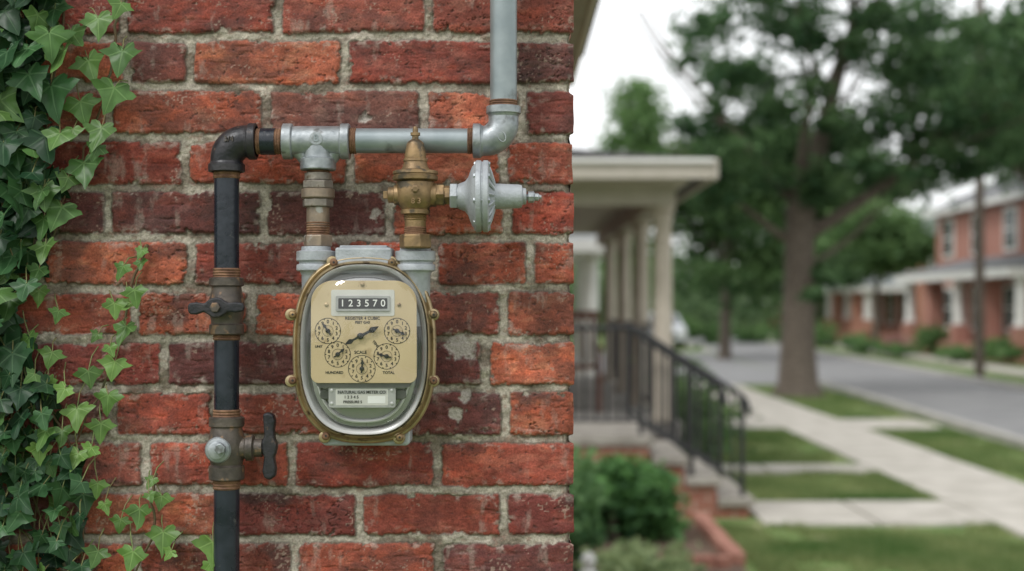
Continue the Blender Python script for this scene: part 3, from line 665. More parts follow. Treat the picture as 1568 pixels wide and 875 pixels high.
def tree(name,x,d,trunk_h,trunk_r,size=0.11,per=240,c1=(0.030,0.080,0.032),c2=(0.115,0.205,0.08),seed=1,levels=4,L0=2.6,spread=0.75,extra=(),rc=0.62,up=0.35,nfork=4,keep=0.9,lim=None,limbs=()):
    r=random.Random(seed); y=Y(d); par=empty(name,(x,y,0)); paths=[];tips=[]
    pts=[Vector((x,y,-.05)),Vector((x,y,.25)),Vector((x+r.uniform(-.05,.05),y,1.0)),Vector((x+r.uniform(-.08,.08),y,trunk_h*.6)),Vector((x+.05,y,trunk_h))]
    paths.append((pts,[trunk_r*1.7,trunk_r*1.2,trunk_r,trunk_r*.9,trunk_r*.82]))
    def br(p,dr,ln,rad,lv):
        dr=dr.normalized(); a=p; P=[p]; R=[rad]
        for i in range(3):
            dr=(dr+Vector((r.uniform(-.18,.18),r.uniform(-.18,.18),r.uniform(-.05,.16)))).normalized()
            a=a+dr*ln/3; P.append(a); R.append(rad*(1-.2*(i+1)))
            if lv>=2: tips.append((a,lv))
        if lv>=3 and lim and not (lim[0]<a.x<lim[1]): return
        paths.append((P,R))
        if lv>=levels: tips.append((a,lv+1)); return
        for i in range(3 if lv<2 else r.choice((2,3))):
            an=r.uniform(0,6.28); sd=Vector((math.cos(an),math.sin(an),r.uniform(-.25,.5)))
            br(P[r.choice((2,3,3))],dr+sd*spread,ln*r.uniform(.62,.85),R[-1]*.75,lv+1)
    if limbs:
        for dr,ln,rf,zo in limbs: br(pts[-1]-Vector((0,0,zo)),Vector(dr),ln,trunk_r*rf,1)
    else:
        for i in range(nfork):
            an=6.28*i/nfork+r.uniform(-.4,.4); br(pts[-1]-Vector((0,0,r.uniform(0,.3))),Vector((math.cos(an)*.75,math.sin(an)*.75,up+r.uniform(.0,.6))),L0*r.uniform(.85,1.15),trunk_r*.5,1)
        br(pts[-1],Vector((.05,0,1)),L0*1.1,trunk_r*.62,1)
    multitube('trunk',paths,M_bark,par,9)
    cl=[]
    for (t,lv) in tips:
        if lim and not (lim[0]<t.x<lim[1] and t.z>lim[2]): continue
        if r.random()<(keep*.45 if lv<levels else keep):
            q=rc*r.uniform(.55,1.15); cl.append((t.x,t.y,t.z,q*1.25,q*1.1,q*.6,per*q*q*2))
    for e in extra: cl.append(e)
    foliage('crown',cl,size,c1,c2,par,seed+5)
    return len(cl)
def TX(px,d): return (px-784)*d/F
def TZ(py,d): return H+(470-py)*d/F
d=27.0; ex=[]
rr=random.Random(5)
for (px,py,w,h) in ((1080,20,60,40),(1085,60,55,38),(1150,20,70,40),(1190,50,60,36),(1075,105,45,32),(1120,115,50,30),(1095,160,50,30),(1185,115,55,36),(1160,160,50,30),(1215,160,45,30),(1070,205,40,30),(1110,225,50,30),(1165,235,50,30),(1150,270,55,28),(1200,205,45,30),(1235,250,45,30),(1230,290,40,22),(1100,290,50,26),(1075,250,45,28),(1130,190,45,26),(1340,160,60,44),(1385,215,56,34),(1300,240,60,30),(1340,255,60,22),(1375,115,60,44),(1430,110,60,44),(1480,50,60,50),(1550,40,60,50),(1540,120,60,44),(1500,165,60,40),(1450,175,50,36),(1540,225,44,24),(1410,30,60,46),(1440,215,50,26),(1500,215,44,22),(1370,268,46,16),(1255,415,44,24),(1290,422,28,18),(1230,432,24,16),(1065,300,40,24),(1110,325,46,22),(1310,70,40,34),(1340,30,50,36),(1240,130,40,34),(1235,70,45,38),(1260,15,50,34),(1280,190,40,28),(1465,255,36,16),(1420,250,36,16)):
    for j in range(3):
        dd=d+rr.uniform(-2.0,2.0); ex.append((TX(px+rr.uniform(-28,28),dd),Y(dd),TZ(py+rr.uniform(-20,20),dd),w*.66*dd/F,w*.6*dd/F,h*.66*dd/F,88))
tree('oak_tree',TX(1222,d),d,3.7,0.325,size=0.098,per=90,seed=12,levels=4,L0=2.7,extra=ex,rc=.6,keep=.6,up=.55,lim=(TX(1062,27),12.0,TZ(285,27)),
 limbs=(((.22,0,1),3.3,.72,.05),((-.62,.2,.95),2.9,.42,.15),((.9,-.2,.62),2.9,.46,.7),((.55,.6,.9),2.8,.4,.1),((-.35,-.65,.9),2.6,.36,.1),((-.95,.1,.55),2.0,.26,.9),((1,.3,.35),2.2,.22,1.3)))
mid=[]
for (px,py) in ((1060,350),(1100,345),(1150,350),(1180,370),(1070,385),(1120,390),(1165,405),(1050,420),(1090,430),(1175,440),(1140,430),(1200,400)):
    dd=46+rr.uniform(-2,2); mid.append((TX(px,dd),Y(dd),TZ(py,dd),.9,.9,.7,190))
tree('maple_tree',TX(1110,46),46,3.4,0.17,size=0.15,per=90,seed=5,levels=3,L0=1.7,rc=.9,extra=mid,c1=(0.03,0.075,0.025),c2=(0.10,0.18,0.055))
pop=[]
for i in range(95):
    z=rr.uniform(3.0,11.2); wd=1.4*(1-((z-6.5)/5.2)**2)**.5 if abs(z-6.5)<5.1 else .3
    pop.append((TX(975,62)+rr.uniform(-wd,wd),Y(62)+rr.uniform(-1.2,1.2),z,.7,.6,.7,75))
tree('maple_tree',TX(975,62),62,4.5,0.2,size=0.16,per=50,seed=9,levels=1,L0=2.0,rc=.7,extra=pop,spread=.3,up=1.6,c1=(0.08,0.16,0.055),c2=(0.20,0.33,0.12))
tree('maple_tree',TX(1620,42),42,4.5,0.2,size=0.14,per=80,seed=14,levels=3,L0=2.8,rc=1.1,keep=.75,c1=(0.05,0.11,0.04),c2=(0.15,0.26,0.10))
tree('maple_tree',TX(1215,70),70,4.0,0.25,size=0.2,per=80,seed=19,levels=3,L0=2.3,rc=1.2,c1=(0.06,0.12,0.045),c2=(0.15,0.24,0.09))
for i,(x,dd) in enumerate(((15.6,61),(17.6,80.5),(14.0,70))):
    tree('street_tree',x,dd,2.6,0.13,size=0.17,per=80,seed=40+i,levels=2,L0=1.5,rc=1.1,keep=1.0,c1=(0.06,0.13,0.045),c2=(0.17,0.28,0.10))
cl=[]
r2=random.Random(3)
for i in range(170):
    dd=r2.uniform(78,120); px=r2.uniform(700,1700); q=r2.uniform(2.0,3.6)
    cl.append((TX(px,dd),Y(dd),r2.uniform(0.5,4.2 if px<1250 else 6.0),q,q,q,130))
foliage('distant_trees',cl,0.32,(0.07,0.125,0.055),(0.18,0.27,0.12),None,3)  # distance haze is put into the lighter leaf colours
cl=[]
for i in range(110):
    a=r2.uniform(math.radians(150),math.radians(390)); R=r2.uniform(40,55); q=r2.uniform(1.8,3.0)
    cl.append((R*math.cos(a),R*math.sin(a)-2,r2.uniform(.5,3.0),q,q,q,60))
foliage('distant_trees',cl,0.45,(0.045,0.09,0.035),(0.10,0.17,0.07),None,4)  # out-of-view trees beside and behind the camera, added for glossy reflections

# ---------------------------------------------------------------- ground
def groundmat():
    m,nt,b=newmat('lawn'); N=nt.nodes; L=nt.links
    tc=N.new('ShaderNodeTexCoord')
    a=N.new('ShaderNodeTexNoise'); a.inputs['Scale'].default_value=1.9; a.inputs['Detail'].default_value=9; a.inputs['Roughness'].default_value=.68; L.new(tc.outputs['Object'],a.inputs['Vector'])
    c=N.new('ShaderNodeTexNoise'); c.inputs['Scale'].default_value=26; c.inputs['Detail'].default_value=6; L.new(tc.outputs['Object'],c.inputs['Vector'])
    r1=N.new('ShaderNodeValToRGB'); e=r1.color_ramp.elements; e[0].position=.36; e[0].color=(0.085,0.16,0.045,1); e[1].position=.66; e[1].color=(0.34,0.30,0.19,1)
    e2=r1.color_ramp.elements.new(.53); e2.color=(0.15,0.215,0.075,1)
    L.new(a.outputs['Fac'],r1.inputs['Fac'])
    mr=N.new('ShaderNodeMapRange'); mr.inputs['From Min'].default_value=.3; mr.inputs['From Max'].default_value=.7; mr.inputs['To Min'].default_value=.5; mr.inputs['To Max'].default_value=1.4; L.new(c.outputs['Fac'],mr.inputs['Value'])
    s=N.new('ShaderNodeVectorMath'); s.operation='SCALE'; L.new(r1.outputs[0],s.inputs[0]); L.new(mr.outputs[0],s.inputs['Scale']); L.new(s.outputs[0],b.inputs['Base Color'])
    b.inputs['Roughness'].default_value=.95; setspec(b,.1)
    return m
M_lawn=groundmat()
M_conc=pbr('concrete',(0.37,0.345,0.30),(0.49,0.46,0.41),3,0.9,0,0.003,40)
M_step=pbr('weathered_step',(0.24,0.22,0.19),(0.36,0.335,0.295),5,0.9,0,0.003,40)
M_asph=pbr('asphalt',(0.19,0.19,0.192),(0.245,0.243,0.243),1.2,0.85,0,0.004,60)
M_soil=pbr('mulch',(0.085,0.052,0.036),(0.16,0.11,0.075),9,1.0,0,0.02,30)
M_kerb=pbr('kerb_stone',(0.36,0.35,0.32),(0.45,0.43,0.40),3,0.9)
def quad(name,P,mat,z=None,par=None):
    return mk(name,[(p[0],p[1],p[2] if len(p)>2 else z) for p in P],[tuple(range(len(P)))],mat,par,False)
g=quad('ground',[(-250,-250),(250,-250),(250,350),(-250,350)],M_lawn,0.0)
def rx(d,base): return base+0.036*d
quad('street',[(rx(-60,5.6),Y(-60)),(rx(-60,9.3),Y(-60)),(rx(180,9.3),Y(180)),(rx(180,5.6),Y(180))],M_asph,0.004)
quad('cross_street',[(-60,Y(31)),(6.75,Y(31)),(7.3,Y(53)),(-60,Y(53))],M_asph,0.008)
def slab(name,x0,x1,d0,d1,z,n=1,axis='y',par=None,gap=0.012):
    e=empty(name,((x0+x1)/2,Y((d0+d1)/2),0))
    for i in range(n):
        a=d0+(d1-d0)*i/n; b=d0+(d1-d0)*(i+1)/n
        if axis=='y': box('slab',(x0,Y(a)+gap,-.05),(x1,Y(b)-gap,z+random.uniform(-.003,.003)),M_conc,e,0.006)
        else:
            a=x0+(x1-x0)*i/n; b=x0+(x1-x0)*(i+1)/n
            box('slab',(a+gap,Y(d0),-.05),(b-gap,Y(d1),z+random.uniform(-.003,.003)),M_conc,e,0.006)
slab('sidewalk',3.75,4.85,2,30.5,0.03,22)
slab('garden_path',1.95,3.74,11.0,12.25,0.03,2,'x')
slab('garden_path',1.5,3.74,14.45,15.1,0.03,2,'x')
slab('garden_path',2.0,3.74,19.6,22.0,0.03,2,'x'); slab('garden_path',4.86,6.0,19.6,21.2,0.03,1,'x')
def kerb(name,base,d0,d1,side_):
    V=[];w=0.14*side_
    for dd in (d0,d1):
        x=rx(dd,base); V+=[(x,Y(dd),-.02),(x,Y(dd),.11),(x+w,Y(dd),.11),(x+w,Y(dd),-.02)]
    Fs=[(0,1,5,4),(1,2,6,5),(2,3,7,6),(0,3,2,1),(4,5,6,7)]
    mk(name,V,Fs,M_kerb,None,False)
kerb('kerb',5.6,-20,30.9,-1); kerb('kerb',9.3,-20,170,1); kerb('kerb',5.6,53,170,-1)
quad('planting_bed',[(0.1,Y(5.5)),(1.5,Y(5.5)),(1.5,Y(11.2)),(0.1,Y(11.2))],M_soil,0.012)
V=[(rx(-10,11.2),Y(-10),.02),(rx(-10,12.4),Y(-10),.02),(rx(120,12.4),Y(120),.02),(rx(120,11.2),Y(120),.02)]
quad('sidewalk',V,M_conc)
def grass(name,areas,seed):
    r=np.random.default_rng(seed); P=[]
    for (x0,x1,d0,d1,n) in areas:
        P.append(np.column_stack([r.uniform(x0,x1,n),Y(r.uniform(d0,d1,n)),np.zeros(n)]))
    P=np.vstack(P)
    dn=fbm(P[:,0]*1.9,P[:,1]*1.9,301,4); P=P[dn+r.uniform(-.10,.10,len(P))<0.57]; dn=fbm(P[:,0]*1.9,P[:,1]*1.9,301,4)
    n=len(P); a=r.uniform(0,6.28,n); h=r.uniform(.025,.08,n); w=.006
    dx=np.column_stack([np.cos(a)*w,np.sin(a)*w,0*a]); l=np.column_stack([r.normal(0,.022,n),r.normal(0,.022,n),h])
    V=np.stack([P-dx,P+dx,P+l],1).reshape(-1,3); t=np.clip(r.uniform(0,1,n)*.6+(dn-.38)*2.0,0,1)[:,None]
    C=np.array((0.09,0.18,0.045))*(1-t)+np.array((0.31,0.35,0.15))*t
    npmesh(name,V,np.arange(3*n).reshape(-1,3),M_fol,None,np.repeat(C,3,0),False)
grass('grass',[(1.58,3.7,8.3,10.95,42000),(2.0,3.7,12.3,14.4,22000),(1.7,3.7,15.15,19.5,24000),(4.9,6.0,10,19.5,26000),(4.9,6.4,21.3,30,14000)],8)

def brickmat(name,c1,c2,mortar,sc=1.0):
    m,nt,b=newmat(name); N=nt.nodes; L=nt.links
    tc=N.new('ShaderNodeTexCoord'); sp=N.new('ShaderNodeSeparateXYZ'); L.new(tc.outputs['Object'],sp.inputs[0])
    ad=N.new('ShaderNodeMath'); ad.operation='ADD'; L.new(sp.outputs[0],ad.inputs[0]); L.new(sp.outputs[1],ad.inputs[1])
    cb=N.new('ShaderNodeCombineXYZ'); L.new(ad.outputs[0],cb.inputs[0]); L.new(sp.outputs[2],cb.inputs[1])
    br=N.new('ShaderNodeTexBrick'); L.new(cb.outputs[0],br.inputs['Vector']); br.inputs['Scale'].default_value=1
    br.inputs['Brick Width'].default_value=.215*sc; br.inputs['Row Height'].default_value=.068*sc; br.inputs['Mortar Size'].default_value=.006*sc
    br.inputs['Color1'].default_value=(*c1,1); br.inputs['Color2'].default_value=(*c2,1); br.inputs['Mortar'].default_value=(*mortar,1)
    no=N.new('ShaderNodeTexNoise'); no.inputs['Scale'].default_value=1.3; no.inputs['Detail'].default_value=6; L.new(tc.outputs['Object'],no.inputs['Vector'])
    mr=N.new('ShaderNodeMapRange'); mr.inputs['To Min'].default_value=.6; mr.inputs['To Max'].default_value=1.4; L.new(no.outputs['Fac'],mr.inputs['Value'])
    s=N.new('ShaderNodeVectorMath'); s.operation='SCALE'; L.new(br.outputs['Color'],s.inputs[0]); L.new(mr.outputs[0],s.inputs['Scale'])
    L.new(s.outputs[0],b.inputs['Base Color']); b.inputs['Roughness'].default_value=.9; setspec(b,.2); return m
M_brk=brickmat('house_brick',(0.25,0.085,0.058),(0.31,0.12,0.08),(0.36,0.30,0.25))
M_brk2=brickmat('red_brick',(0.34,0.135,0.10),(0.38,0.165,0.125),(0.42,0.33,0.28))
M_win=pbr('window_glass',(0.04,0.05,0.055),(0.07,0.08,0.085),3,0.08)
M_cream=pbr('cream_paint',(0.42,0.37,0.30),(0.49,0.435,0.36),4,0.55)
M_ceil=pbr('porch_ceiling',(0.48,0.44,0.37),(0.54,0.495,0.425),4,0.6)
M_railm=pbr('wrought_iron',(0.014,0.015,0.017),(0.03,0.03,0.032),20,0.4)
M_fl=pbr('porch_floor',(0.20,0.19,0.175),(0.28,0.265,0.24),6,0.8)

ph=empty('porch_house',(-1,Y(16),0))
box('walls',(-5.5,Y(12.8),0),(-0.35,Y(22),5.4),M_brk,ph)
mk('main_roof',[(-5.9,Y(12.5),5.4),(0.05,Y(12.5),5.4),(0.05,Y(22.4),5.4),(-5.9,Y(22.4),5.4),(-2.9,Y(14.5),7.6),(-2.9,Y(20.4),7.6)],[(0,1,4),(1,2,5,4),(2,3,5),(3,0,4,5),(0,3,2,1)],M_roofd,ph,False)
box('deck',(-0.34,Y(12.9),0.50),(1.55,Y(21.6),0.655),M_fl,ph,0.01)
box('deck_base',(-0.34,Y(13.0),0),(1.47,Y(21.5),0.498),M_brk,ph)
box('ceiling',(-0.34,Y(12.45),2.80),(1.56,Y(21.8),2.82),M_ceil,ph)
mk('roof',[(-0.34,Y(12.3),2.825),(1.70,Y(12.3),2.825),(1.70,Y(21.95),2.825),(-0.34,Y(21.95),2.825),(-0.34,Y(12.3),3.13),(1.70,Y(12.3),2.98),(1.70,Y(21.95),2.98),(-0.34,Y(21.95),3.13)],[(0,3,2,1),(4,5,6,7),(0,1,5,4),(1,2,6,5),(2,3,7,6),(3,0,4,7)],M_roofd,ph,False)
box('gutter_end',(-0.34,Y(12.24),2.80),(1.72,Y(12.298),2.965),M_trim,ph,0.01)
box('gutter_lip',(-0.34,Y(12.20),2.935),(1.74,Y(12.238),2.975),M_white_trim,ph,0.006)
box('gutter_side',(1.722,Y(12.24),2.80),(1.78,Y(21.95),2.975),M_trim,ph,0.012)
box('beam_side',(1.28,Y(12.85),2.62),(1.48,Y(21.6),2.798),M_trim,ph)
box('beam_end',(-0.33,Y(12.85),2.62),(1.278,Y(13.05),2.798),M_trim,ph)
for dd in (13.0,15.2,17.5,20.0):
    x=1.38; lathe('column',(x,Y(dd),0.655),UP,[(0,.125),(.05,.125),(.06,.105),(.12,.10),(.16,.088),(1.0,.086),(1.80,.076),(1.86,.095),(1.90,.08),(1.92,.11),(1.965,.11)],M_cream,ph,seg=24)
for dd in (14.6,17.6):
    box('window',(-0.345,Y(dd),1.3),(-0.33,Y(dd+.9),2.5),M_win,ph); box('window_frame',(-0.348,Y(dd)-.08,1.22),(-0.338,Y(dd+.9)+.08,2.58),M_white_trim,ph)
sa,sb=11.4,12.85
box('landing',(-0.3,Y(sa),0.58),(1.13,Y(sb),0.665),M_step,ph,0.012)
box('landing_base',(-0.28,Y(sa)+.03,0),(1.10,Y(sb),0.578),M_brk,ph)
for i in range(3):
    x0=1.132+0.262*i; zt_=0.50-0.165*i
    box('tread',(x0,Y(sa)-.02,zt_-.07),(x0+.285,Y(sb),zt_),M_step,ph,0.01)
    box('riser_block',(x0,Y(sa)+.03,0),(x0+.25,Y(sb)-.01,zt_-.072),M_brk,ph)
def rail(dd,deck=True,x0=-0.2):
    paths=[];y=Y(dd)
    top=[(x0,1.53),(0.98,1.53),(1.06,1.50),(1.14,1.44),(1.86,0.98),(1.90,0.92),(1.92,.82)]
    def zt2(x): return np.interp(x,[t[0] for t in top],[t[1] for t in top])
    sweep('handrail',[(a,y,b) for a,b in top],[.022]*len(top),M_railm,ph,seg=10)
    low=[(x0,.78),(1.05,.78),(1.12,.72),(1.85,.28)]
    sweep('bottom_rail',[(a,y,b) for a,b in low],[.014]*4,M_railm,ph,seg=8)
    x=x0+.05
    while x<1.83:
        zb_=np.interp(x,[t[0] for t in low],[t[1] for t in low]); paths.append(([(x,y,zb_),(x,y,float(zt2(x)))],[.010,.010])); x+=.092
    multitube('balusters',paths,M_railm,ph,6)
    for x,z0 in ((1.04,.66),(1.86,.1),(1.45,.33)):
        box('post',(x-.018,y-.018,z0),(x+.018,y+.018,float(zt2(x))),M_railm,ph)
rail(11.5); rail(12.75,x0=1.0)
paths=[]
for i in range(30):
    yy=Y(13.2+i*.28); paths.append(([(1.40,yy,.70),(1.40,yy,1.50)],[.01,.01]))
paths.append(([(1.40,Y(13.1),1.51),(1.40,Y(21.4),1.51)],[.022,.022])); paths.append(([(1.40,Y(13.1),.74),(1.40,Y(21.4),.74)],[.014,.014]))
multitube('porch_railing',paths,M_railm,ph,6)
M_wood=pbr('stained_wood',(0.10,0.035,0.022),(0.15,0.06,0.035),10,0.5)
ch=empty('porch_chair',(0.62,Y(14.2),0.66)); cx,cy=0.62,Y(14.2)
for sx in (-.24,.24):
    for sy in (-.22,.22): box('leg',(cx+sx-.02,cy+sy-.02,.66),(cx+sx+.02,cy+sy+.02,1.1 if sy<0 else 1.62),M_wood,ch)
    box('arm',(cx+sx-.035,cy-.26,1.28),(cx+sx+.035,cy+.22,1.31),M_wood,ch); box('arm_post',(cx+sx-.02,cy-.24,1.1),(cx+sx+.02,cy-.20,1.28),M_wood,ch)
box('seat',(cx-.26,cy-.24,1.08),(cx+.26,cy+.22,1.12),M_wood,ch,0.008)
for i in range(5): box('back_slat',(cx-.2+i*.09,cy+.2,1.13),(cx-.16+i*.09,cy+.22,1.60),M_wood,ch)
box('top_rail',(cx-.26,cy+.19,1.58),(cx+.26,cy+.23,1.66),M_wood,ch,0.008)
wh=empty('white_house',(-1,Y(27),0))
M_siding=pbr('white_siding',(0.66,0.66,0.63),(0.72,0.72,0.69),4,0.6)
box('walls',(-6,Y(25.5),0),(-0.2,Y(29.5),5),M_siding,wh)
mk('roof',[(-6.3,Y(25.2),5),(0.1,Y(25.2),5),(0.1,Y(29.8),5),(-6.3,Y(29.8),5),(-6.3,Y(27.5),6.8),(0.1,Y(27.5),6.8)],[(0,1,5,4),(2,3,4,5),(1,2,5),(3,0,4),(0,3,2,1)],M_roofg,wh,False)
box('porch_deck',(-0.19,Y(24.5),0),(1.6,Y(29),.5),M_conc,wh)
box('porch_roof',(-0.3,Y(24.2),2.62),(1.75,Y(29.2),2.86),M_siding,wh,.02)
mk('porch_roof_top',[(-0.3,Y(24.2),2.862),(1.75,Y(24.2),2.862),(1.75,Y(29.2),2.862),(-0.3,Y(29.2),2.862),(-0.3,Y(24.8),3.2),(-0.3,Y(28.6),3.2)],[(0,1,4),(1,2,5,4),(2,3,5),(0,4,5,3)],M_roofg,wh,False)
for dd in (24.7,26.8,28.8): lathe('column',(1.4,Y(dd),.5),UP,[(0,.15),(.1,.15),(.12,.11),(2.0,.10),(2.03,.14),(2.119,.14)],M_siding,wh,seg=20)

def row_house(name,x,d0,d1,eave,ridge,bm,rm,porch_d,deep=8,px_out=2.3,pz=2.9):
    e=empty(name,(x,Y((d0+d1)/2),0))
    box('walls',(x,Y(d0),0),(x+deep,Y(d1),eave),bm,e)
    y0,y1=Y(d0)-.4,Y(d1)+.4
    mk('roof',[(x-.4,y0,eave),(x+deep+.4,y0,eave),(x+deep+.4,y1,eave),(x-.4,y1,eave),(x+deep/2-.4,y0+3.4,ridge),(x+deep/2-.4,y1-3.4,ridge)],[(0,1,4),(1,2,5,4),(2,3,5),(3,0,4,5),(0,3,2,1)],rm,e,False)
    box('eave_fascia',(x-.42,y0-.02,eave-.18),(x-.38,y1+.02,eave+.02),M_white_trim,e)
    n=4
    for i in range(n):
        yy=Y(d0)+(i+.5)*(d1-d0)/n
        for (z0,z1) in ((3.75,5.05),(.95,2.35)):
            if z1>eave-.1: z0,z1=z0-.4,eave-.35
            box('window_frame',(x-.06,yy-.66,z0-.12),(x-.003,yy+.66,z1+.12),M_white_trim,e); box('window',(x-.075,yy-.50,z0),(x-.062,yy+.50,z1),M_win,e)
            box('sash',(x-.09,yy-.50,(z0+z1)/2-.03),(x-.078,yy+.50,(z0+z1)/2+.03),M_white_trim,e)
    for i in range(3):
        xx=x+(i+.5)*deep/3
        for (z0,z1) in ((3.65,4.75),(.95,2.35)):
            if z1>eave-.1: z0,z1=z0-.4,eave-.35
            box('window_frame',(xx-.58,Y(d0)-.06,z0-.12),(xx+.58,Y(d0)-.003,z1+.12),M_white_trim,e); box('window',(xx-.45,Y(d0)-.075,z0),(xx+.45,Y(d0)-.062,z1),M_win,e)
    a,b=porch_d; xo=x-px_out
    box('porch_floor',(xo,Y(a),0),(x-.1,Y(b),.5),bm,e)
    mk('porch_roof',[(xo-.3,Y(a)-.3,pz-.02),(x-.01,Y(a)-.3,pz-.02),(x-.01,Y(b)+.3,pz-.02),(xo-.3,Y(b)+.3,pz-.02),(x-.01,Y(a)+.2,pz+.6),(x-.01,Y(b)-.2,pz+.6)],[(0,1,4),(0,4,5,3),(3,5,2),(0,3,2,1)],rm,e,False)
    box('porch_beam',(xo-.28,Y(a)-.28,pz-.30),(xo,Y(b)+.28,pz-.03),M_white_trim,e)
    box('porch_beam_end',(xo,Y(a)-.28,pz-.30),(x-.1,Y(a)-.05,pz-.03),M_white_trim,e)
    m=5
    for i in range(m):
        yy=Y(a)+.1+i*(b-a-.2)/(m-1)
        if i%2==1:
            box('pier',(xo+.0,yy-.30,.5),(xo+.55,yy+.30,pz-.30),bm,e)
        else:
            box('pier',(xo+.0,yy-.26,.5),(xo+.5,yy+.26,1.1),bm,e)
            lathe('column',(xo+.25,yy,1.1),UP,[(0,.24),(.08,.24),(.1,.19),(pz-1.57,.16),(pz-1.55,.22),(pz-1.405,.22)],M_white_trim,e,seg=18)
    box('chimney',(x+deep*.6,Y(d0)+4,ridge-1.5),(x+deep*.6+.8,Y(d0)+4.8,ridge+.7),bm,e)
M_brick3=brickmat('orange_brick',(0.40,0.16,0.105),(0.45,0.20,0.135),(0.42,0.36,0.3))
row_house('row_house',17.3,44,58,5.5,7.6,M_brk2,M_roofm,(42.5,54.5))
row_house('row_house',18.6,66,76,4.6,7.0,M_brick3,M_roofg,(66,74),pz=2.7)
row_house('row_house',19.5,86,97,4.9,7.0,M_brick3,M_roofm,(86,95))
row_house('row_house',17.0,24,37,5.5,7.3,M_brick3,M_roofg,(24,36))
up_=empty('utility_pole',(10.85,Y(33),0))
lathe('pole',(10.85,Y(33),-.1),UP,[(0,.12),(9.0,.09)],M_bark,up_,seg=16)
box('crossarm',(9.9,Y(33)-.06,8.2),(11.8,Y(33)+.06,8.32),M_bark,up_)
for x in (10.0,10.4,11.3,11.7): lathe('insulator',(x,Y(33),8.321),UP,[(0,.03),(.04,.05),(.08,.03),(.12,.04),(.14,.01)],M_white,up_,seg=12)
def car(x,d):
    e=empty('parked_car',(x,Y(d),0)); M_car=pbr('car_paint',(0.42,0.44,0.46),(0.46,0.48,0.50),2,0.25)
    prof=[(0,.35),(0,.75),(.15,.86),(1.1,.98),(1.75,1.42),(3.2,1.45),(3.9,1.05),(4.3,1.0),(4.4,.6),(4.35,.3)]
    w=.87; V=[];n=len(prof)
    for s in (-1,1):
        for (a,b) in prof: V.append((x+s*(w if b<1.1 else w*.78),Y(d)+a,b))
    Fs=[tuple(range(n)),tuple(range(2*n-1,n-1,-1))]+[(i,i+n,(i+1)%n+n,(i+1)%n) for i in range(n)]
    o=mk('body',V,Fs,M_car,e,False); b=o.modifiers.new('bevel','BEVEL'); b.width=.06; b.segments=3
    mk('windshield',[(x-.72,Y(d)+1.16,1.03),(x+.72,Y(d)+1.16,1.03),(x+.60,Y(d)+1.66,1.385),(x-.60,Y(d)+1.66,1.385)],[(0,1,2,3)],M_win,e,False)
    for s in (-1,1):
        mk('side_window',[(x+s*.872*.99,Y(d)+1.35,1.02),(x+s*.872*.99,Y(d)+3.6,1.02),(x+s*.70,Y(d)+3.1,1.38),(x+s*.70,Y(d)+1.85,1.38)],[(0,1,2,3)],M_win,e,False)
        box('headlamp',(x+s*.55,Y(d)-.01,.60),(x+s*.8,Y(d)+.05,.74),M_white,e)
        for a in (.8,3.5): lathe('wheel',(x+s*.70,Y(d)+a,.32),(s,0,0),[(0,.32),(.17,.32),(.19,.29),(.19,.18),(.17,.05)],M_ink,e,seg=24)
    box('grille',(x-.4,Y(d)-.012,.45),(x+.4,Y(d)+.03,.68),M_ink,e)
car(TX(1018,56),56)

def shrub(name,cl,size,c1,c2,seed):
    e=empty(name,(cl[0][0],cl[0][1],0)); foliage('leaves',cl,size,c1,c2,e,seed)
    paths=[]
    for c in cl[:6]:
        for j in range(4): paths.append(([(c[0]+random.uniform(-.05,.05),c[1],0),(c[0]+random.uniform(-.3,.3)*c[3],c[1]+random.uniform(-.3,.3)*c[4],c[2])],[.012,.005]))
    multitube('stems',paths,M_bark,e,5)
G1=(0.028,0.09,0.032);G2=(0.13,0.28,0.085)
q=Y(10.3)
cl=[]
for i in range(36):
    x=random.uniform(.50,1.12); zt_=0.66*math.sqrt(max(.1,1-((x-.80)/.42)**2)); z=random.uniform(.08,max(.12,zt_-.08))
    cl.append((x,q+random.uniform(-.2,.25),z,.14,.14,.11,58))
shrub('hydrangea_bush',cl,.058,G1,G2,31)
q=Y(8.3)
shrub('flowering_plant',[(.60,q,.13,.20,.2,.13,220),(.84,q,.11,.18,.2,.11,200),(.72,q+.3,.15,.17,.2,.14,200),(.98,q+.5,.10,.15,.2,.11,160)],.045,(0.12,0.21,0.08),(0.36,0.44,0.22),32)
shrub('flowering_plant',[(.45,Y(7.2),.10,.12,.12,.13,150),(.62,Y(7.4),.08,.14,.12,.10,150)],.035,(0.12,0.19,0.08),(0.42,0.47,0.30),39)
q=Y(9.0)
shrub('garden_shrub',[(.42,q,.62,.10,.3,.17,170),(.45,q,.42,.13,.3,.18,200),(.42,q,.25,.15,.3,.18,220)],.05,(0.05,0.13,0.05),(0.20,0.35,0.14),33)
q=Y(14.5)
shrub('garden_shrub',[(1.85,q,.55,.34,.45,.42,600),(2.1,q+.8,.45,.35,.45,.40,500),(1.8,q+1.8,.6,.35,.55,.5,600),(1.9,q+3.5,.6,.4,.65,.55,700)],.05,(0.05,0.12,0.04),(0.19,0.32,0.10),34)
cl=[]
for (px,py,dd,w,h) in ((1415,520,50,60,38),(1330,535,52,40,20),(1460,545,44,50,18),(1250,520,60,50,40),(1300,530,58,40,20),(1530,535,42,40,22),(1200,520,66,40,34),(1150,515,66,40,30),(1090,515,64,30,30),(1060,500,64,40,30),(1380,545,46,40,14)):
    for j in range(4):
        cl.append((TX(px+random.uniform(-w,w)*.4,dd),Y(dd)+random.uniform(-.8,.8),max(.3,TZ(py+random.uniform(-.3,.3)*h,dd)),w*.36*dd/F,.7,h*.42*dd/F,120))
shrub('hedge',cl,.12,(0.045,0.11,0.04),(0.17,0.29,0.10),35)
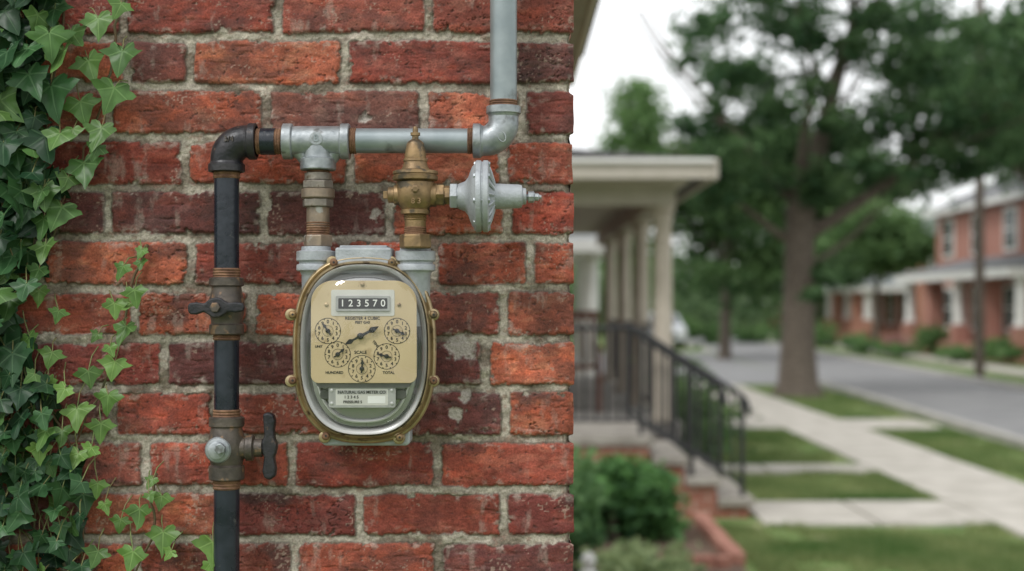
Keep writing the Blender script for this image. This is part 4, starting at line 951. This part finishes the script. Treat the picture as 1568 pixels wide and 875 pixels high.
shrub('flower_shrub',[(TX(1375,48),Y(48),.5,.5,.4,.3,130)],.08,(0.30,0.12,0.13),(0.45,0.25,0.26),36)
ge=empty('brick_edging',(1.45,Y(10),0))
M_eb=pbr('edging_brick',(0.27,0.11,0.08),(0.37,0.19,0.14),12,.9)
for i in range(9):
    yy=Y(9.3)+i*.21; box('brick',(1.42,yy,-.02),(1.53,yy+.2,.085+random.uniform(-.012,.012)),M_eb,ge,.008)
for i in range(5):
    xx=.95+i*.093; box('brick',(xx,Y(9.18),-.02),(xx+.088,Y(9.28),.085+random.uniform(-.012,.012)),M_eb,ge,.008)
gs=empty('garden_statue',(.43,Y(8.0),0))
M_st=pbr('white_stone',(0.55,0.55,0.53),(0.65,0.65,0.63),20,.8)
lathe('figure',(.43,Y(8.0),0),UP,[(0,.075),(.03,.075),(.035,.055),(.10,.06),(.17,.058),(.21,.045),(.225,.025),(.24,.028),(.265,.042),(.29,.04),(.315,.02),(.32,.005)],M_st,gs,seg=20)
lathe('arm',(.43,Y(8.0)-.05,.19),(0.6,-.2,-.8),[(0,.018),(.08,.015),(.10,.01)],M_st,gs,seg=10)

# ---------------------------------------------------------------- light
w=bpy.data.worlds.new('World'); scene.world=w; w.use_nodes=True; nt=w.node_tree; N=nt.nodes; L=nt.links
bg=N['Background']; sky=N.new('ShaderNodeTexSky'); sky.sky_type='NISHITA'; sky.sun_disc=False
to_sun=Vector((-0.55,-0.62,1.0)).normalized()
sky.sun_elevation=math.asin(to_sun.z); sky.sun_rotation=math.atan2(to_sun.x,to_sun.y)
sky.air_density=1.0; sky.dust_density=3.0; sky.ozone_density=1.0
hs=N.new('ShaderNodeHueSaturation'); hs.inputs['Saturation'].default_value=0.18; L.new(sky.outputs[0],hs.inputs['Color'])
mx=N.new('ShaderNodeMix'); mx.data_type='RGBA'; mx.inputs[0].default_value=0.75; L.new(hs.outputs[0],mx.inputs[6]); mx.inputs[7].default_value=(9.8,9.95,10.05,1)
L.new(mx.outputs[2],bg.inputs['Color']); bg.inputs['Strength'].default_value=0.15
sl=bpy.data.lights.new('sun','SUN'); sl.energy=1.5; sl.angle=math.radians(13); sl.color=(1,0.985,0.96)
so=bpy.data.objects.new('sun',sl); so.rotation_euler=to_sun.to_track_quat('Z','Y').to_euler(); so.location=(0,0,10); col.objects.link(so)
cd=bpy.data.cameras.new('camera'); cam=bpy.data.objects.new('camera',cd); col.objects.link(cam); scene.camera=cam
cam.location=(0,-D,H); cam.rotation_euler=(math.radians(90),0,0); cd.lens=50; cd.sensor_width=36; cd.shift_y=32.5/1568
cd.clip_start=0.05; cd.clip_end=800; cd.dof.use_dof=True; cd.dof.focus_distance=1.86; cd.dof.aperture_fstop=3.3
scene.view_settings.view_transform='Standard'; scene.view_settings.look='None'; scene.view_settings.exposure=0
